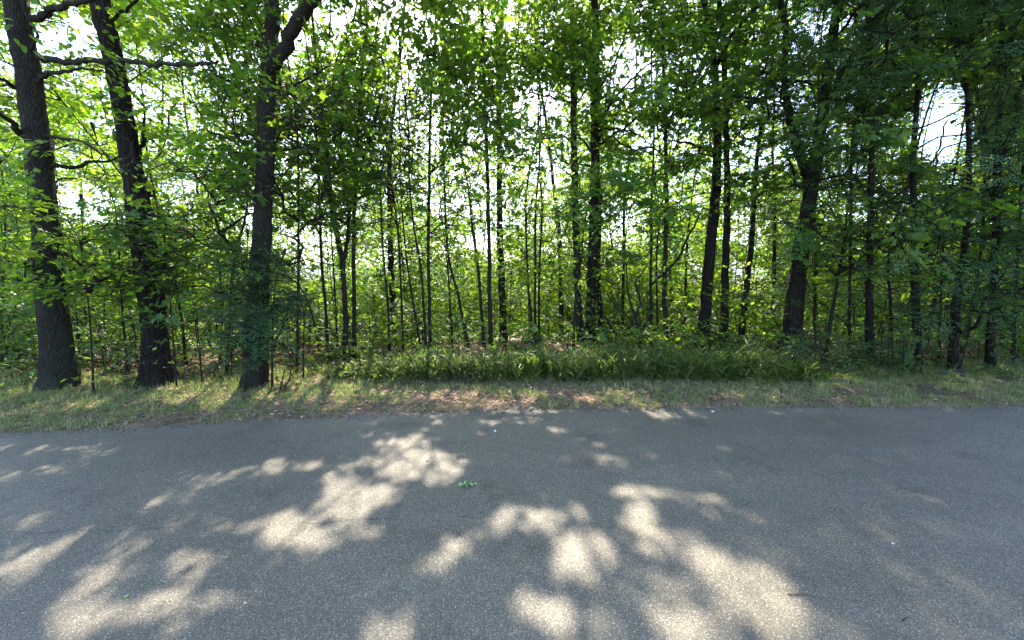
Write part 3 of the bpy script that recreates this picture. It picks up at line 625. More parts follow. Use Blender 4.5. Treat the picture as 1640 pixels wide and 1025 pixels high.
# --- right, dark hemlocks and pines
tree('hemlock_tree', 'slim dark hemlock stem first right of the yellow leaved sapling',
     [(1360, 596, 9), (1360, 500, 8), (1362, 400, 8), (1364, 250, 7)], 6.6, 8, 'hemlock', [(1.8, 8, .5, 1.8, 110)], group=G_EDGE)
tree('hemlock_tree', 'dark double looking trunk with low needle boughs, well right of the thick leaning trunk',
     [(1397, 600, 22), (1393, 540, 20), (1392, 460, 18), (1394, 370, 16), (1396, 260, 14), (1398, 140, 12)], 6.0, 11, 'hemlock', [(1.9, 10.5, .6, 2.2, 210)], bark=B_OAK, group=G_EDGE, sides=18, ridge=.04)
tree('hemlock_tree', 'thin dark stem in the deep shade between two dark needle trunks on the right',
     [(1428, 598, 9), (1427, 500, 8), (1425, 400, 7)], 6.6, 8, 'hemlock', [(1.6, 8, .5, 1.7, 110)], group=G_EDGE)
tree('hemlock_tree', 'broad black trunk in deep shade, foot behind the dead fallen branch',
     [(1468, 602, 26), (1468, 540, 23), (1466, 470, 20), (1464, 380, 17), (1462, 250, 14)], 5.95, 10, 'hemlock', [(1.5, 9.5, .6, 2.0, 210)], bark=B_OAK, group=G_EDGE, sides=18, ridge=.04)
tree('hemlock_tree', 'pencil thin stem between the broad black trunk and the stout trunk near the right edge',
     [(1502, 598, 7), (1506, 500, 7), (1510, 400, 6)], 6.5, 7, 'hemlock', [(2, 7, .4, 1.5, 70)], group=G_EDGE)
tree('hemlock_tree', 'stout trunk bending right above a mossy foot, where the fallen branch ends',
     [(1530, 608, 30), (1528, 560, 25), (1530, 500, 23), (1540, 440, 20), (1548, 360, 16), (1552, 250, 13)], 5.8, 10, 'hemlock', [(1.7, 9.5, .6, 2.0, 190)], bark=B_OAK, group=G_EDGE, sides=20, ridge=.04)
tree('pine_tree', 'reddish trunk slanting right behind the stout trunk near the right edge',
     [(1536, 580, 11), (1548, 530, 11), (1558, 480, 10), (1568, 420, 9), (1575, 350, 8)], 6.6, 8, 'hemlock', [(2.4, 8, .5, 1.6, 80)], bark=B_RED, group=G_EDGE, sides=12)
tree('pine_tree', 'rough trunk nearest the right edge, splitting into a wide fork high up',
     [(1586, 606, 27), (1588, 540, 23), (1592, 450, 20), (1596, 340, 19), (1598, 250, 18), (1602, 150, 13), (1606, 40, 11)], 5.85, 13, 'oak', [(4.2, 12, .8, 3.0, 190), (1.6, 5, .3, 1.3, 60)], bark=B_OAK, group=G_EDGE, sides=22, ridge=.05,
     limbs=[limb([(1598, 258), (1616, 225), (1630, 180), (1640, 130), (1655, 60)], 5.85, 5.6, 14, 8), limb([(1596, 250), (1582, 222), (1572, 190), (1568, 160), (1560, 120)], 5.85, 5.8, 6, 3)])
tree('maple_sapling', 'thin dark stem hard against the right edge of the photo',
     [(1622, 600, 10), (1624, 500, 9), (1632, 400, 8), (1640, 250, 7)], 6.2, 8, 'hemlock', [(1.6, 8, .5, 1.8, 130)], group=G_EDGE)
tree('oak_tree', 'twisted thin tree standing out against the bright sky hole on the right',
     [(1478, 560, 14), (1500, 470, 13), (1524, 380, 12), (1540, 300, 11), (1550, 245, 10), (1552, 190, 9), (1562, 110, 8), (1560, 30, 7)], 9.5, 12, 'oak', [(6.0, 12, .8, 2.4, 70)], bark=B_GREY, group=G_EDGE, sides=12,
     limbs=[limb([(1550, 240), (1568, 210), (1575, 165), (1590, 120)], 9.5, 9.2, 6, 3), limb([(1551, 150), (1530, 120), (1512, 95)], 9.5, 9.0, 5, 2), limb([(1512, 420), (1490, 330), (1510, 215), (1520, 190)], 9.5, 9.0, 5, 2)])
tree('maple_sapling', 'sapling with dark flat leaf sprays reaching across the thick left pine at eye level', [(150, 618, 6), (146, 540, 5), (140, 470, 4), (132, 420, 4)], 4.75, 2.5, 'maple', [(1.35, 2.45, .3, 1.7, 46)], group=G_SAP)
tree('young_pine', 'young feathery pine screening the foot of the forked tree', [(436, 626, 6), (436, 560, 5), (438, 500, 4)], 4.95, 1.9, 'pine', [(.15, 1.9, .15, .75, 56)], group=G_SAP, scale=.62)
tree('young_pine', 'young feathery pine at the foot of the straight pole thin sapling', [(486, 618, 5), (486, 570, 4), (487, 520, 3)], 5.3, 1.35, 'pine', [(.15, 1.35, .15, .7, 40)], group=G_SAP, scale=.62)
tree('young_hemlock', 'young drooping hemlock draped over the lower part of the forked trunk', [(392, 625, 6), (394, 540, 5), (398, 470, 4)], 4.85, 2.1, 'hemlock', [(.5, 2.1, .1, .55, 40)], group=G_SAP)
tree('maple_sapling', 'small sapling with leaves hanging before the leaning dark trunk at head height', [(282, 606, 5), (276, 520, 4), (268, 440, 4), (262, 400, 3)], 4.95, 2.2, 'maple', [(1.2, 2.2, .2, .9, 22)], group=G_SAP)
N_MAIN = len(TREES)

# ------------------------------------------------------------------ fillers: understorey and trees down the slope
ZONES = [(-400, 110, 'beyond the thick left pine'), (110, 260, 'between the thick pine and the leaning dark trunk'), (260, 420, 'between the leaning dark trunk and the forked tree'), (420, 560, 'between the forked tree and the stout sapling pair'),
 (560, 700, 'between the stout sapling pair and the sunlit slim stem'), (700, 800, 'just left of the tall pole tree'), (800, 935, 'between the pole tree and the tall pine pair'), (935, 1075, 'between the tall pine pair and the knobbly stem'),
 (1075, 1200, 'between and behind the three dark trunks'), (1200, 1300, 'behind the thick right leaning trunk'), (1300, 1420, 'among the first hemlocks on the right'), (1420, 1540, 'behind the broad black trunk on the right'), (1540, 2100, 'by the forked trunk at the right edge')]
def zone(px):
    for a, b, t in ZONES:
        if a <= px < b: return t
    return ZONES[-1][2]
ADJ = {'near': 'thin leafy sapling in the understorey ', 'mid': 'taller leafy tree down the slope ', 'pine': 'wispy pine rising down the slope ', 'shrub': 'low leafy shrub ', 'bush': 'full leafy bush ', 'weed': 'ankle high leafy weed '}
def filler(sort, px, Y, H, kind, crown, w, bark=B_THIN, sc=1., name='young_tree', twigs=True):
    q, t = at(px, 500, Y); x = q[0]; z = float(terrain(x, Y))
    poly = []; r = w * F / t * math.hypot(1, (px - 820) / F)
    jx = 0; lean_ = r2.normal(0, .075)
    for k, h in enumerate(np.linspace(0, H * .8, 5)):
        p = np.array([x + jx + lean_ * h, Y, z + h]); u, v, _ = pix(p); poly.append((u, v, r * (1 - .13 * k))); jx += rng.normal(0, .035 * H / 4)
    zt = zone(px)
    tr = tree(name, ADJ[sort] + zt, poly, Y, H, kind, crown, bark=bark, sides=7 if w < .05 else 10, group=ADJ[sort].strip() + ' ' + zt, scale=sc, twigs=twigs, flare=.15, cat='shrub' if sort in ('shrub', 'bush') else 'weed' if sort == 'weed' else 'tree')
    tr['fill'] = sort
    return tr
r2 = np.random.default_rng(21)
def strat(a, b, n): return a + (np.arange(n) + r2.random(n)) / n * (b - a)
for px in strat(-60, 1300, 30):
    Y = r2.uniform(8.0, 11.5); H = r2.uniform(3.2, 7.0)
    filler('near', px, Y, H, r2.choice(['understorey', 'maple', 'understorey']), [(.8, H, .4, 1.5, int(H * 11))], r2.uniform(.011, .024))
for px in strat(1300, 1720, 8):
    Y = r2.uniform(7.2, 10.5); H = r2.uniform(4, 8)
    filler('near', px, Y, H, r2.choice(['hemlock', 'understorey', 'hemlock']), [(1.2, H, .4, 1.6, int(H * 12))], r2.uniform(.013, .028))
for px in strat(-160, 1900, 84):
    Y = r2.uniform(11.5, 24); H = r2.uniform(5.5, 12)
    filler('mid', px, Y, H, 'far', [(1.0, H, .8, 2.3, int(H * 19))], r2.uniform(.03, .065), B_GREY, 1.0, twigs=False)
for px in (-40, 40, 120, 250, 330, 560, 650, 1080, 1330, 1490):
    Y = r2.uniform(12, 17); H = r2.uniform(12, 16)
    filler('pine', px, Y, H, 'pine', [(4.5, H, .5, 2.6, 120)], r2.uniform(.09, .14), B_PINE, 1.5, name='pine_tree', twigs=False)
for px in strat(-40, 430, 24):
    Y = r2.uniform(5.05, 6.6); H = r2.uniform(.7, 1.35)
    filler('shrub', px, Y, H, 'shrub', [(.12, H, .15, .55, 38)], .012, name='shrub')
for px in strat(430, 1320, 22):
    Y = r2.uniform(7.6, 10.5); H = r2.uniform(.9, 1.9)
    filler('shrub', px, Y, H, r2.choice(['understorey', 'shrub']), [(.15, H, .2, .8, 40)], .012, name='shrub')
for px in strat(430, 1330, 30):
    Y = r2.uniform(6.3, 8.6); H = r2.uniform(.5, 1.1) * (.55 if px > 880 else .8)
    filler('shrub', px, Y, H, r2.choice(['understorey', 'understorey', 'shrub']), [(.08, H, .15, .75, 34)], .010, name='shrub')
for px in strat(500, 1380, 18):
    Y = r2.uniform(5.25, 6.1); H = r2.uniform(.22, .5)
    filler('weed', px, Y, H, r2.choice(['shrub', 'understorey']), [(.05, H, .08, .3, 12)], .006, name='weed', sc=.6)
for px in strat(1290, 1720, 16):
    Y = r2.uniform(5.45, 6.6); H = r2.uniform(.45, 1.1)
    filler('shrub', px, Y, H, r2.choice(['hemlock', 'shrub']), [(.08, H, .12, .55, 26)], .010, name='shrub')
for px in strat(-80, 1720, 44):
    Y = r2.uniform(9.5, 17); H = r2.uniform(2.2, 4.6)
    filler('bush', px, Y, H, 'far', [(.2, H, .5, 1.5, int(H * 13))], .02, name='bush', twigs=False, sc=.85)
for px in strat(1320, 1700, 10):
    Y = r2.uniform(6.6, 9); H = r2.uniform(.7, 1.5)
    filler('shrub', px, Y, H, r2.choice(['understorey', 'shrub']), [(.12, H, .2, .6, 30)], .012, name='shrub')

HAZE = .00007
LIM0, LIM1 = 2.9, 4.2
# ------------------------------------------------------------------ leaf clusters of every crown
for t in TREES:
    P, R = t['P'], t['R']; CP = catmull(np.column_stack([P, R]), .12 if t['R'][0] > .05 else .25); t['path'] = CP
    C = []
    for (z0, z1, r0, r1, n) in t['crown']:
        if 'fill' not in t and t['H'] < 13 and z0 > 1.5: n = int(n * (1.25 if t['kind'] != 'hemlock' else 1.7)); z0 = z0 * (.70 if t['kind'] not in ('hemlock', 'pine') else .45)
        if t['Y'] < 5.8 and t['kind'] in ('maple', 'oak', 'beech'): n = int(n * 1.5); t['scale'] = .74
        n = int(n * (1.75 if t['H'] < 10 and t.get('fill') != 'shrub' else 1.15))
        u = rng.random(n); zz = z0 + (z1 - z0) * u
        h = zz + P[0, 2]; ax = np.column_stack([np.interp(h, CP[:, 2], CP[:, 0]), np.interp(h, CP[:, 2], CP[:, 1])])
        prof = r0 + (r1 - r0) * (np.sin(PI * np.clip(.12 + .8 * u, 0, 1)) ** .8 if t['kind'] not in ('hemlock', 'pine') else (1 - u) ** .7)
        a = rng.uniform(0, 2 * PI, n); rr = prof * np.sqrt(rng.random(n)) * rng.uniform(.7, 1.15, n)
        C.append(np.column_stack([ax[:, 0] + rr * np.cos(a), ax[:, 1] + rr * np.sin(a), h]))
    C = np.vstack(C) if C else np.zeros((0, 3))
    if t['kind'] == 'pine' and len(C):      # whorls
        C[:, 2] = np.round(C[:, 2] / .55) * .55 + rng.normal(0, .1, len(C))
    g = gapmask(C) * .72; keep = rng.random(len(C)) > g
    pu, pv, pd = pix(C); keep &= ~((C[:, 1] < 4.3) & (pv > -60) & (C[:, 2] > 1.2))
    keep &= C[:, 1] > 2.2
    cmk, _ = litmask(C.copy()); keep &= ~((cmk > .55) & (C[:, 2] > 6))
    t['C'] = C[keep]

# let the sun down the slope: no more than a thin cover along any sun ray beyond the verge
AREA = {'pine': .05, 'hemlock': .07, 'shrub': .05, 'far': .24}
lx0, ly0, lc = -45., -25., .5; thin = np.zeros((160, 180))
alls = [(t, k) for t in TREES for k in range(len(t['C']))]; rng.shuffle(alls)
kp = {id(t): np.ones(len(t['C']), bool) for t in TREES}
for t, k in alls:
    c = t['C'][k]; G = c - c[2] / SUN[2] * SUN
    e_ = float(edge(G[0])); lim = 9 if G[1] < e_ + .25 else LIM0 + (LIM1 - LIM0) * float(sm(.3, 3.2, G[0])) + 2.2 * float(sm(4.5, 8.5, G[1] - e_))
    i, j = int((G[1] - ly0) / lc), int((G[0] - lx0) / lc)
    if 0 < i < 159 and 0 < j < 179:
        if thin[i - 1:i + 2, j - 1:j + 2].mean() > lim: kp[id(t)][k] = False; continue
        thin[i - 1:i + 2, j - 1:j + 2] += AREA.get(t['kind'], .10) * t['scale'] ** 2 / (9 * lc * lc)
for t in TREES: t['C'] = t['C'][kp[id(t)]]
# close the canopy over the road except where the sun comes through
big = [t for t in TREES[:N_MAIN] if t['H'] >= 5.0]
gx0, gx1, gy0, gy1, cell = -10., 10., .8, 5.2, .2
nx, ny = int((gx1 - gx0) / cell), int((gy1 - gy0) / cell); cov = np.zeros((ny, nx))
def stamp(c, area, rad):
    G = c - c[2] / SUN[2] * SUN; i0, j0 = (G[1] - gy0) / cell, (G[0] - gx0) / cell; k = rad / cell
    a0, a1, b0, b1 = int(max(0, i0 - k)), int(min(ny - 1, i0 + k)), int(max(0, j0 - k)), int(min(nx - 1, j0 + k))
    if a1 >= a0 and b1 >= b0 and i0 > -k and j0 > -k and i0 < ny + k and j0 < nx + k: cov[a0:a1 + 1, b0:b1 + 1] += area / (2 * rad) ** 2
for t in TREES:
    for c in t['C']:
        stamp(c, (.10 if t['kind'] not in ('pine', 'shrub') else .03) * (1 - float(gapmask(c[None])[0])), .35)
jj, ii = np.meshgrid(np.arange(nx), np.arange(ny)); cellP = np.stack([gx0 + (jj + .5) * cell, gy0 + (ii + .5) * cell, np.zeros(jj.shape)], -1)
cm, _ = litmask(cellP.copy()); target = np.where(cm > .5, .8, np.where(cellP[..., 0] > 1.0, 4.0, 3.2)); target = np.where(cellP[..., 1] > edge(cellP[..., 0]) + .05, np.where(cellP[..., 0] > 1.8, 2.2, .9), target)
extra = 0
addC = {id(t): [] for t in big}
for it in range(9000):
    dfc = target - cov; k = np.argmax(dfc + rng.random(dfc.shape) * .8)
    i, j = divmod(k, nx)
    if dfc[i, j] <= 0.1: break
    if cm[i, j] > .5: cov[i, j] += 9; continue
    g = cellP[i, j] + np.array([rng.uniform(-.15, .15), rng.uniform(-.15, .15), 0])
    best = None
    for _ in range(5):
        right = rng.random() < sm(.5, 3.5, g[0]); h = rng.uniform(6.0, 12.5) if right else rng.uniform(3.8, 10.5); c = g + SUN * (h / SUN[2])
        if gapmask(c[None])[0] > .25 * rng.random() + .1: continue
        for t in big:
            pth = t['path']; ax = np.array([np.interp(c[2] - .8, pth[:, 2], pth[:, q]) for q in (0, 1)]); d = np.hypot(*(c[:2] - ax)) + max(0, c[2] - t['H']) * 2 + (3 if t['kind'] in ('pine', 'hemlock') else 0) + (2 if t['H'] < 6 else 0)
            if best is None or d < best[0]: best = (d, t, c)
    if best is None: cov[i, j] += .3; continue
    addC[id(best[1])].append(best[2]); stamp(best[2], .11, .35); extra += 1
for t in big:
    if addC[id(t)]: t['C2'] = np.array(addC[id(t)])
print('extra canopy clusters', extra)

# ------------------------------------------------------------------ build trees
def skeleton(path, C, r):
    """join every cluster to the nearest lower node of the growing skeleton; returns edges with pipe radii"""
    node = path[::2, :3].copy(); nrad = path[::2, 3].copy(); n0 = len(node)
    par = [-1] * n0; nodes = list(node); pathr = list(nrad)
    ax = np.column_stack([np.interp(C[:, 2], path[:, 2], path[:, 0]), np.interp(C[:, 2], path[:, 2], path[:, 1])])
    order = np.argsort(np.hypot(C[:, 0] - ax[:, 0], C[:, 1] - ax[:, 1]))
    arr = np.zeros((n0 + 3 * len(C), 3)); arr[:n0] = node; m = n0
    par = np.full(len(arr), -1); ends = np.zeros(len(C), int); fromtrunk = np.ones(len(arr)); fromtrunk[:n0] = 0
    for k in order:
        c = C[k]; d = arr[:m] - c; hd = np.hypot(d[:, 0], d[:, 1])
        cost = np.linalg.norm(d, axis=1) + 1.2 * np.maximum(0, d[:, 2] + .25 * hd) - .25 * np.minimum(fromtrunk[:m], 1)
        i = int(np.argmin(cost)); p = arr[i]; q = c
        L = np.linalg.norm(q - p); prev = i
        for s in (.35, .7):
            mid = p + (q - p) * s + r.normal(0, .05 * L, 3) + np.array([0, 0, .10 * L * math.sin(PI * s)])
            arr[m] = mid; par[m] = prev; prev = m; m += 1
        arr[m] = q; par[m] = prev; ends[k] = m; m += 1
    w = np.zeros(m); w[ends] = 1
    for i in range(m - 1, n0 - 1, -1):
        if par[i] >= 0: w[par[i]] += w[i]
    idx = np.arange(n0, m)
    R1 = .0035 * w[idx] ** .5; R0 = np.where(par[idx] >= n0, .0035 * np.maximum(w[par[idx]], w[idx]) ** .5, .0042 * w[idx] ** .5)
    dirs = np.array([arr[e] - arr[par[e]] for e in ends])
    return arr[par[idx]], arr[idx], R0, R1, dirs

nleaf = 0
for ti, t in enumerate(TREES):
    r = np.random.default_rng(1000 + ti)
    base = t['base']; root = empty(t['name'], base); tag(root, t['label'], t['cat'], t['group'])
    CP = t['path']; step = CP[:, :3]; thick = CP[0, 3] > .06
    Pw = step.copy()
    if len(Pw) > 4: Pw[1:-1, :2] += r.normal(0, .12, (len(Pw) - 2, 2)) * np.minimum(CP[1:-1, 3], .05)[:, None]
    mb = MB()
    V, Q, T = tube(Pw, CP[:, 3], t['sides'], t['ridge'], t['flare'], .05 if thick else .03, ti); mb.add(V, Q, T)
    C = t['C']; allC = C; kinds = t['kind']
    if 'C2' in t: allC = np.vstack([C, t['C2']])
    dirs = None
    if len(allC):
        p0, p1, r0, r1, dirs = skeleton(CP, allC, r)
        mm, _ = litmask(.5 * (p0 + p1)); kk = ~((mm > .4) & (r0 < .011) & (p0[:, 2] > 4)); V, Q = prisms(p0[kk], p1[kk], r0[kk], r1[kk], 4); mb.add(V, Q)
    leafgroups = [(kinds, slice(0, len(C)))]
    if 'C2' in t: leafgroups.append(('oak' if kinds in ('pine', 'hemlock', 'oak') else 'maple', slice(len(C), len(allC))))
    LVs, LTs, Lt, o = [], [], [], 0
    for kd, sl in leafgroups:
        if sl.stop - sl.start <= 0: continue
        D = dirs[sl].copy(); D[:, 2] *= .35; D += r.normal(0, .05, D.shape)
        out = place_sprays(kd, allC[sl], D, t['scale'] * r.uniform(.8, 1.25, sl.stop - sl.start), t['twigs'], True, r)
        if out is None: continue
        V, T, tt, tw, rt = out
        if tw is not None:
            a, b = prisms(tw[0], tw[1], tw[2], tw[2] * .6, 3); mb.add(a, b)
        LVs.append(V); LTs.append(T + o); Lt.append(tt); o += len(V); 
    mb.build('trunk', t['bark'], root, base, smooth=not t['ridge'])
    for li, (LP, LR) in enumerate(t['limbs']):
        cc = catmull(np.column_stack([LP, LR]), .08); L = MB(); pw = cc[:, :3].copy(); pw[1:-1] += r.normal(0, .012, (len(pw) - 2, 3))
        V, Q, T = tube(pw, cc[:, 3], 8 if LR[0] < .03 else 14, 0.03, 0, .06, 50 + li); L.add(V, Q, T)
        # dead side twigs
        nt_ = int(len(cc) * (.45 if LR[0] < .045 else .25)); ii_ = r.integers(2, max(3, len(cc)), nt_)
        if nt_:
            s0 = pw[np.minimum(ii_, len(cc) - 1)]; tg = unit(pw[np.minimum(ii_, len(cc) - 1)] - pw[np.maximum(ii_ - 2, 0)]); dv = unit(tg + r.normal(0, .6, (nt_, 3))); ll = r.uniform(.12, .55, nt_)[:, None]
            md = s0 + dv * ll * .5; e = md + unit(dv + r.normal(0, .35, (nt_, 3))) * ll * .5
            rr = np.minimum(.006, .5 * cc[np.minimum(ii_, len(cc) - 1), 3])
            for a, b, ra, rb in ((s0, md, rr, rr * .7), (md, e, rr * .7, rr * .3)):
                V, Q = prisms(a, b, ra, rb, 3); L.add(V, Q)
        L.build('limb', t['bark'], root, base, smooth=True)
    if LVs:
        V = np.vstack(LVs); nleaf += len(V)
        mats = KIND[kinds][2]
        if len(LVs) > 1 and kinds in ('pine', 'hemlock'): mats = [KIND[kinds][2], M_OAK]
        fm = None
        if isinstance(mats, list): fm = np.concatenate([np.full(len(x), i) for i, x in enumerate(LTs)])
        mesh_obj('crown', V - base, np.vstack(LTs), mats, root, np.concatenate(Lt), fmat=fm)
print('leaf verts', nleaf, 'trees', len(TREES))

# ------------------------------------------------------------------ far wood on the slope and in the valley (one mass)
r = np.random.default_rng(5)
nb = 620; Yb = 25 * (14 ** (r.random(nb) ** 1.35)); Xb = r.uniform(-1.5, 1.5, nb) * (Yb + 12); zb = terrain(Xb, Yb); hb = r.uniform(6, 11.5, nb) * np.clip(Yb / 45, .75, 1.25)
_cz = np.column_stack([Xb, Yb, zb + hb * .8]); _k = gapmask(_cz) < .4; Xb, Yb, zb, hb = Xb[_k], Yb[_k], zb[_k], hb[_k]; nb = len(Xb); per = 330; n = nb * per; u = unit(r.normal(0, 1, (n, 3))); rad = np.repeat(r.uniform(2.2, 4, nb), per) * r.random(n) ** .33 * r.uniform(.8, 1.2, n)
cz = np.repeat(zb + hb * .62, per)
P = np.column_stack([np.repeat(Xb, per), np.repeat(Yb, per), cz]) + u * rad[:, None] * np.array([1, 1, 1.25])
LV, LT = LEAF['simple']; fr = frames(r.normal(0, 1, (n, 3)), r.normal(0, .7, (n, 3)) + np.array([0, 0, 1])); sz = r.uniform(.3, .6, n) * np.repeat(np.clip(Yb / 50, .7, 3.0), per)
_k = r.random(n) > gapmask(P) * .85; P, fr, sz = P[_k], fr[_k], sz[_k]; n = len(P)
V = (P[:, None] + np.einsum('nij,kj->nki', fr, LV) * sz[:, None, None]).reshape(-1, 3)
T = (LT[None] + (np.arange(n) * 4)[:, None, None]).reshape(-1, 3)
tag(mesh_obj('far_wood', V, T, M_FAR, tint=np.repeat(np.clip(r.normal(.5, .2, n), 0, 1), 4)), 'far off leafy wood filling the slope and valley behind the trunks', 'wood', None, 'stuff')

# ------------------------------------------------------------------ verge: grass, litter, cane
def leaf_field(name, kind, P, D, Nn, size, tint, mat, label, cat):
    LV, LT = LEAF[kind]; n = len(P); fr = frames(D, Nn)
    V = (P[:, None] + np.einsum('nij,kj->nki', fr, LV) * size[:, None, None]).reshape(-1, 3)
    T = (LT[None] + (np.arange(n) * len(LV))[:, None, None]).reshape(-1, 3)
    o = mesh_obj(name, V, T, mat, tint=np.repeat(np.clip(tint, 0, 1), len(LV)))
    return tag(o, label, cat, None, 'stuff')
# grass blades in tufts
nt_ = 19000
X = r.uniform(-9.5, 10.5, nt_); dd = r.beta(1.15, 1.5, nt_) * 2.3; Yg = edge(X) + dd
clump = bump(X * 1.8, Yg * 2.6) + .35 * bump(X * 6, Yg * 7)
keep = (clump + r.normal(0, .09, nt_) > np.where(dd < .5, -.10, -.22) + .15 * np.exp(-((X + .6) / 2.4) ** 2)) & (dd > .03)
X, Yg, dd = X[keep], Yg[keep], dd[keep]; nb_ = r.integers(6, 17, len(X)); hh = r.uniform(.018, .062, len(X)) * (1 + .7 * sm(.7, 1.6, dd)) * np.where(r.random(len(X)) < .08, 1.8, 1)
ct = np.clip(r.normal(.30, .26, len(X)), 0, 1)
bx = np.repeat(X, nb_) + r.normal(0, .022, nb_.sum()); by = np.repeat(Yg, nb_) + r.normal(0, .022, nb_.sum()); bh = np.repeat(hh, nb_) * r.uniform(.5, 1.35, nb_.sum()); bt = np.repeat(ct, nb_) + r.normal(0, .15, nb_.sum())
bz = terrain(bx, by); n = len(bx)
az = r.uniform(0, 2 * PI, n); ln = r.uniform(.1, .75, n); d = np.column_stack([np.cos(az), np.sin(az), np.zeros(n)]); side = np.column_stack([-np.sin(az), np.cos(az), np.zeros(n)])
b0 = np.column_stack([bx, by, bz - .008]); wd = r.uniform(.0015, .0035, n)[:, None]; up = np.array([0, 0, 1.])
m1 = b0 + up * (bh * .6)[:, None] + d * (bh * ln * .28)[:, None]; tp = b0 + up * (bh * (1 - .25 * ln))[:, None] + d * (bh * ln * .95)[:, None]
V = np.stack([b0 - side * wd, b0 + side * wd, m1 - side * wd * .75, m1 + side * wd * .75, tp], 1).reshape(-1, 3)
T = (np.array([(0, 1, 3), (0, 3, 2), (2, 3, 4)])[None] + (np.arange(n) * 5)[:, None, None]).reshape(-1, 3)
tag(mesh_obj('grass', V, T, M_GRASS, tint=np.repeat(np.clip(bt, 0, 1), 5)), 'short patchy green and dry grass on the verge along the road', 'grass', None, 'stuff')
print('grass', n)
# fallen leaves
n = 15000
X = r.uniform(-9.5, 10.5, n); dd = np.abs(r.normal(0, 1.1, n)) + r.uniform(-.05, .05, n) - .25 * (r.random(n) < .02); Yl = edge(X) + dd
m = r.random(n) < .30 + .7 * np.exp(-((X + .3) / 3.6) ** 2); X, Yl = X[m], Yl[m]; n = len(X)
P = np.column_stack([X, Yl, np.maximum(terrain(X, Yl), .0) + r.uniform(.002, .018, n)]); az = r.uniform(0, 6.28, n)
leaf_field('fallen_leaves', 'oval', P, np.column_stack([np.cos(az), np.sin(az), r.normal(0, .15, n)]), np.column_stack([r.normal(0, .35, n), r.normal(0, .35, n), np.ones(n)]), r.uniform(.022, .06, n), r.normal(.5, .27, n), M_LITTER, 'dry brown fallen leaves scattered through the verge grass', 'leaf litter')
n = 16000
X = r.uniform(-12, 12, n); Yl = edge(X) + 1.1 + r.gamma(1.6, 2.0, n)
P = np.column_stack([X, Yl, terrain(X, Yl) + r.uniform(.005, .03, n)]); az = r.uniform(0, 6.28, n)
leaf_field('forest_litter', 'oval', P, np.column_stack([np.cos(az), np.sin(az), r.normal(0, .15, n)]), np.column_stack([r.normal(0, .35, n), r.normal(0, .35, n), np.ones(n)]), r.uniform(.05, .11, n), r.normal(.3, .25, n), M_LITTER, 'dark brown leaf litter on the forest floor under the trees', 'leaf litter')
# grit along the crumbling edge
n = 2600; X = r.uniform(-9.5, 10.5, n); Yl = edge(X) + r.normal(-.015, .05, n); s_ = r.gamma(2.2, .0022, n) + .002
T0 = np.array([(1, 0, 0), (-1, 0, 0), (0, 1, 0), (0, -1, 0), (0, 0, .7), (0, 0, -.4)], float); F0 = np.array([(0, 2, 4), (2, 1, 4), (1, 3, 4), (3, 0, 4), (2, 0, 5), (1, 2, 5), (3, 1, 5), (0, 3, 5)])
fr = frames(r.normal(0, 1, (n, 3)), r.normal(0, .4, (n, 3)) + np.array([0, 0, 1])); P = np.column_stack([X, Yl, np.maximum(terrain(X, Yl), 0) + s_ * .3])
V = (P[:, None] + np.einsum('nij,kj->nki', fr, T0) * (s_[:, None, None] * r.uniform(.6, 1.3, (n, 6, 1)))).reshape(-1, 3)
tag(mesh_obj('grit', V, (F0[None] + (np.arange(n) * 6)[:, None, None]).reshape(-1, 3), M_STONE), 'loose stone grit along the crumbling edge of the asphalt', 'grit', None, 'stuff')
# low cane thicket behind the verge, from left of centre to the thick leaning trunk
xa, xb = -2.6, 4.35
ns = 3400
X = np.where(r.random(ns) < .86, xa + (xb - xa) * r.beta(1.1, 1.0, ns), .9 + r.normal(0, 3.1, ns)); Yc = 5.34 + .16 * bump(X * 1.2, X * 0 + 3) * 3 + np.abs(r.normal(0, .40, ns)) - .14 * (r.random(ns) < .12); X = X + (Yc - 5.6) * np.where(X < 0, -.18, .12)
hh = r.uniform(.10, .36, ns) * (1 + .7 * bump(X * 2.3, Yc * 2.0)) * (1 + .5 * bump(X * 6, Yc * 5)) * np.clip((X - xa + .5) / 1.8, .25, 1) * np.clip((xb + .9 - X) / 1.5, .3, 1)
_k = bump(X * 1.7, Yc * 2.1) + r.normal(0, .10, ns) > -.09; X, Yc, hh = X[_k], Yc[_k], hh[_k]; ns = len(X); hh = hh * np.where(r.random(ns) < .05, 1.6, 1)
zc = terrain(X, Yc); ln = r.normal(0, .22, (ns, 2)); ln[:, 1] -= .10
s0 = np.column_stack([X, Yc, zc - .01]); s1 = s0 + np.column_stack([ln[:, 0] * hh, ln[:, 1] * hh, hh])
mb = MB(); Vq, Qq = prisms(s0, s1, np.full(ns, .0025), np.full(ns, .0014), 3); mb.add(Vq, Qq, tint=.9)
per = 9; n = ns * per; tt = r.uniform(.22, 1.05, n); P = np.repeat(s0, per, 0) + (np.repeat(s1 - s0, per, 0)) * tt[:, None]; az = r.uniform(0, 6.28, n)
D = np.column_stack([np.cos(az), np.sin(az), r.uniform(-.1, 1.9, n)]); LV, LT = LEAF['cane']; fr = frames(D, np.column_stack([r.normal(0, .3, (n, 2)), np.ones(n)])); sz = r.uniform(.07, .19, n)
V = (P[:, None] + np.einsum('nij,kj->nki', fr, LV) * sz[:, None, None]).reshape(-1, 3); T = (LT[None] + (np.arange(n) * len(LV))[:, None, None]).reshape(-1, 3)
cl = .35 + .6 * (np.repeat(r.random(ns), per) < .14) + 1.1 * bump(np.repeat(X, per) * 2.0, np.repeat(Yc, per) * 1.5) + r.normal(0, .2, n)
mb.add(V, None, T, np.repeat(np.clip(cl, 0, 1), len(LV)))
tag(mb.build('cane_thicket', M_CANE), 'low thicket of green cane grass with strap leaves behind the verge', 'cane', None, 'stuff')

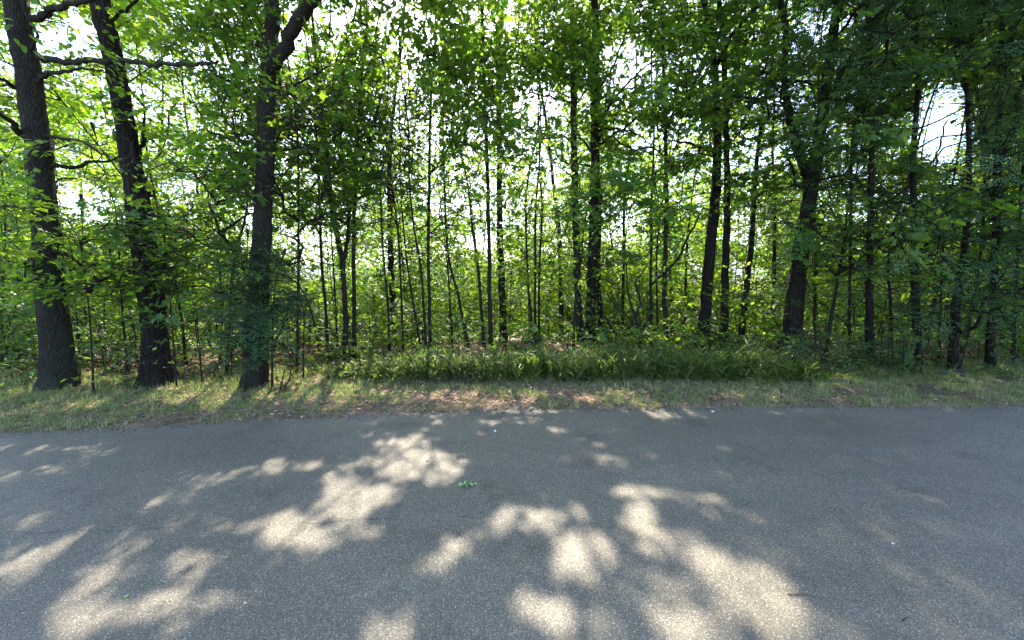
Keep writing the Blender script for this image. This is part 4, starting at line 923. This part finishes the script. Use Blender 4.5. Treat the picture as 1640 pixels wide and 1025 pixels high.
# ------------------------------------------------------------------ small things
def single_leaf(name, label, px, py, size, ang, outline, mat, z=.006):
    x, y = onground(px, py); pts = np.array(outline); k = len(pts)
    prof = np.vstack([[0, 0], pts, [1, 0], (pts * [1, -1])[::-1]]); 
    b = []
    cx = np.linspace(0, 1, k + 2)
    mid = np.column_stack([np.concatenate([[0], pts[:, 0], [1]]), np.zeros(k + 2)])
    V = []; 
    for (u, v) in mid: V.append((u, 0, .03 * math.sin(u * 3)))
    for s in (1, -1):
        for (u, v) in pts: V.append((u, s * v, .10 * v + .05 * math.sin(u * 5 + s)))
    V = np.array(V); T = []
    for s, o in ((1, k + 2), (-1, 2 * k + 2)):
        seq = [0] + [o + i for i in range(k)] + [k + 1]
        for i in range(len(seq) - 1):
            T.append((i, seq[i], seq[i + 1])); T.append((i, seq[i + 1], i + 1))
    T = np.array([t for t in T if len(set(t)) == 3])
    V = V * size; V[:, 0] -= size / 2; c, s = math.cos(ang), math.sin(ang)
    V = np.column_stack([V[:, 0] * c - V[:, 1] * s, V[:, 0] * s + V[:, 1] * c, V[:, 2]])
    a, b_ = prisms(np.array([[-size / 2 * c * 1.25, -size / 2 * s * 1.25, .004]]), np.array([[-size / 2 * c * .9, -size / 2 * s * .9, .004]]), [.0012], [.0012], 4)
    mb = MB(); mb.add(V, None, T, .7); mb.add(a, b_, None, 1.)
    o = mb.build(name, mat, loc=(float(x), float(y), z)); return tag(o, label, 'leaf')
OAKL = [(.12, .05), (.18, .14), (.24, .16), (.27, .06), (.36, .09), (.42, .30), (.50, .34), (.50, .10), (.60, .10), (.68, .30), (.76, .30), (.72, .09), (.82, .08), (.92, .12)]
single_leaf('oak_leaf', 'bright green lobed oak leaf lying on the asphalt near the sunlit patches', 748, 777, .16, .25, OAKL, M_GREENLEAF)
single_leaf('leaf_scrap', 'small faded green leaf scrap on the asphalt at the lower left', 203, 956, .032, 1.9, [(.3, .22), (.6, .26), (.85, .1)], M_GREENLEAF)
def pebble(name, label, px, py, s, mat, seed, z=0, cat='pebble', group=None):
    import bmesh
    bm = bmesh.new(); bmesh.ops.create_icosphere(bm, subdivisions=3, radius=1)
    rr = np.random.default_rng(seed); k = rr.normal(0, 1.6, (5, 3)); ph = rr.uniform(0, 6, 5)
    for v in bm.verts:
        p = np.array(v.co); f = 1 + .09 * sum(math.sin(k[i] @ p + ph[i]) for i in range(5)); v.co = Vector(p * f * np.array(s) / 2)
    me = bpy.data.meshes.new(name); bm.to_mesh(me); bm.free()
    for p in me.polygons: p.use_smooth = True
    me.materials.append(mat); o = bpy.data.objects.new(name, me); COL.objects.link(o)
    x, y = onground(px, py); o.location = (float(x), float(y), max(0, float(terrain(x, y))) * (1 if z is None else 0) + s[2] * .32); o.rotation_euler = (0, 0, rr.uniform(0, 6))
    return tag(o, label, cat, group)
pebble('pebble', 'white pebble on the asphalt above the oak leaf, below the grass edge', 793, 691, (.022, .018, .016), M_PEBBLE, 1)
pebble('pebble', 'tiny white pebble on the asphalt just above left of the oak leaf', 745, 740, (.016, .014, .012), M_PEBBLE, 2)
pebble('pebble', 'white stone chip at the road edge right of centre by the grass', 1141, 659.5, (.034, .024, .014), M_PEBBLE, 3)
pebble('pebble', 'small white pebble alone in the shaded asphalt on the right', 1430, 871, (.016, .012, .010), M_PEBBLE, 4)
pebble('pebble', 'dark pebble inside the brightest sunlit patch near the oak leaf', 684, 739, (.02, .016, .012), M_STONE, 5)
pebble('pebble', 'pale pebble in the shade low on the asphalt left of centre', 392, 966, (.012, .010, .008), M_PEBBLE, 7)
pebble('stone', 'flat grey stone lying at the grass edge of the road near the centre', 851, 656, (.10, .05, .03), M_STONE, 6, None, 'stone')
def stick(name, label, pts, r0, r1, mat, cat='branch', twigs=0, seed=0, sides=8, group=None):
    rr = np.random.default_rng(seed); P = np.array(pts, float); b = P[0].copy(); cc = catmull(np.column_stack([P, np.linspace(r0, r1, len(P))]), .03 if r0 < .01 else .08)
    pw = cc[:, :3].copy(); pw[1:-1] += rr.normal(0, r0 * .3, (len(pw) - 2, 3)); mb = MB(); V, Q, T = tube(pw, cc[:, 3], sides, .04, 0, .08, seed); mb.add(V, Q, T)
    for _ in range(twigs):
        i = rr.integers(1, len(pw) - 1); d = unit(pw[i] - pw[i - 1]); e = pw[i] + unit(d + rr.normal(0, .55, 3) + np.array([0, 0, .15])) * rr.uniform(.1, .45)
        V, Q = prisms([pw[i]], [e], [r1 * .8], [r1 * .3], 5); mb.add(V, Q)
    return tag(mb.build(name, mat, base=b, loc=tuple(b), smooth=True), label, cat, group)
def gp(px, py, up=0.):
    x, y = onground(px, py); x, y = float(x), float(y); return (x, y, max(float(terrain(x, y)), 0) + up)
stick('twig', 'short dark twig on the shaded asphalt at the lower right', [gp(1262, 953, .004), gp(1276, 952.5, .006), gp(1293, 953, .004)], .0025, .0015, B_DEAD, 'twig', 1, 3, 5)
stick('twig', 'curled thin brown twig low on the shaded asphalt near the right', [gp(1445, 996, .004), gp(1452, 990, .006), gp(1462, 993, .004)], .002, .001, B_RED, 'twig', 0, 4, 5)
stick('fallen_branch', 'pale dead branch lying along the grass before the broad black trunk', [gp(1462, 607, .05), gp(1495, 610, .04), gp(1525, 611, .05), gp(1546, 614, .03)], .022, .014, B_DEAD, 'branch', 6, 5)
stick('fallen_branch', 'bare grey stick propped on the undergrowth right of the thick leaning trunk', [gp(1311, 612, .02), tuple(at(1328, 594, 5.75)[0]), tuple(at(1342, 578, 5.9)[0]), tuple(at(1350, 560, 6.1)[0])], .010, .006, B_DEAD, 'branch', 8, 6)
stick('fallen_branch', 'thin bare branch sprawled in the shade by the double looking hemlock', [gp(1372, 602, .05), tuple(at(1400, 590, 5.8)[0]), tuple(at(1430, 594, 5.8)[0]), gp(1450, 604, .04)], .011, .006, B_DEAD, 'branch', 14, 8)
stick('fallen_branch', 'tangled dead twig heap branch between the double looking hemlock and broad black trunk', [gp(1410, 600, .03), tuple(at(1425, 582, 6.0)[0]), tuple(at(1442, 580, 6.0)[0]), gp(1460, 602, .06)], .009, .005, B_DEAD, 'branch', 16, 9)

hm, nt = newmat('haze_air'); pv = N(nt, 'ShaderNodeVolumePrincipled'); pv.inputs['Color'].default_value = (.80, .88, 1, 1); pv.inputs['Density'].default_value = HAZE; pv.inputs['Anisotropy'].default_value = 0.
o = N(nt, 'ShaderNodeOutputMaterial'); nt.links.new(pv.outputs[0], o.inputs[1])
if HAZE > 0:
    x0, x1, y0, y1, z0, z1 = -9300, 9300, -3300, 9400, -75, 260
    V = np.array([(x, y, z) for z in (z0, z1) for y in (y0, y1) for x in (x0, x1)])
    tag(mesh_obj('haze', V, np.array([(0, 2, 3, 1), (4, 5, 7, 6), (0, 1, 5, 4), (2, 6, 7, 3), (0, 4, 6, 2), (1, 3, 7, 5)]), hm), 'pale blue summer haze over the valley beyond the trees', 'haze', None, 'stuff')
# ------------------------------------------------------------------ world, sun, camera, render settings
w = bpy.data.worlds.new('World'); S.world = w; w.use_nodes = True; nt = w.node_tree; bg = nt.nodes['Background']
sky = nt.nodes.new('ShaderNodeTexSky'); sky.sky_type = 'NISHITA'; sky.sun_disc = False; sky.sun_elevation = SUN_EL; sky.sun_rotation = SUN_AZ; sky.air_density = .8; sky.dust_density = 2.0; sky.ozone_density = 1.0; sky.altitude = 300
nt.links.new(sky.outputs[0], bg.inputs[0]); bg.inputs[1].default_value = .15
sl = bpy.data.lights.new('sun', 'SUN'); sl.energy = 3.6; sl.angle = math.radians(.8); sl.color = (1, .88, .74)
so = bpy.data.objects.new('sun', sl); COL.objects.link(so); so.rotation_euler = Vector(SUN).to_track_quat('Z', 'Y').to_euler(); so.location = (0, 0, 40)
cam = bpy.data.cameras.new('camera'); cam.sensor_width = 36; cam.lens = 36 * F / 1640; cam.clip_end = 20000; cam.clip_start = .05
co = bpy.data.objects.new('camera', cam); COL.objects.link(co); co.location = (0, 0, CAMZ); co.rotation_euler = (PI / 2 + PITCH, 0, 0); S.camera = co
S.view_settings.view_transform = 'Standard'; S.view_settings.look = 'None'; S.view_settings.gamma = 1; S.view_settings.use_curve_mapping = False; S.view_settings.exposure = 2.72
S.cycles.max_bounces = 8; S.cycles.diffuse_bounces = 4; S.cycles.glossy_bounces = 2; S.cycles.transmission_bounces = 6; S.cycles.transparent_max_bounces = 4
S.cycles.use_denoising = True; S.cycles.caustics_reflective = False; S.cycles.caustics_refractive = False
S.cycles.sample_clamp_indirect = 6
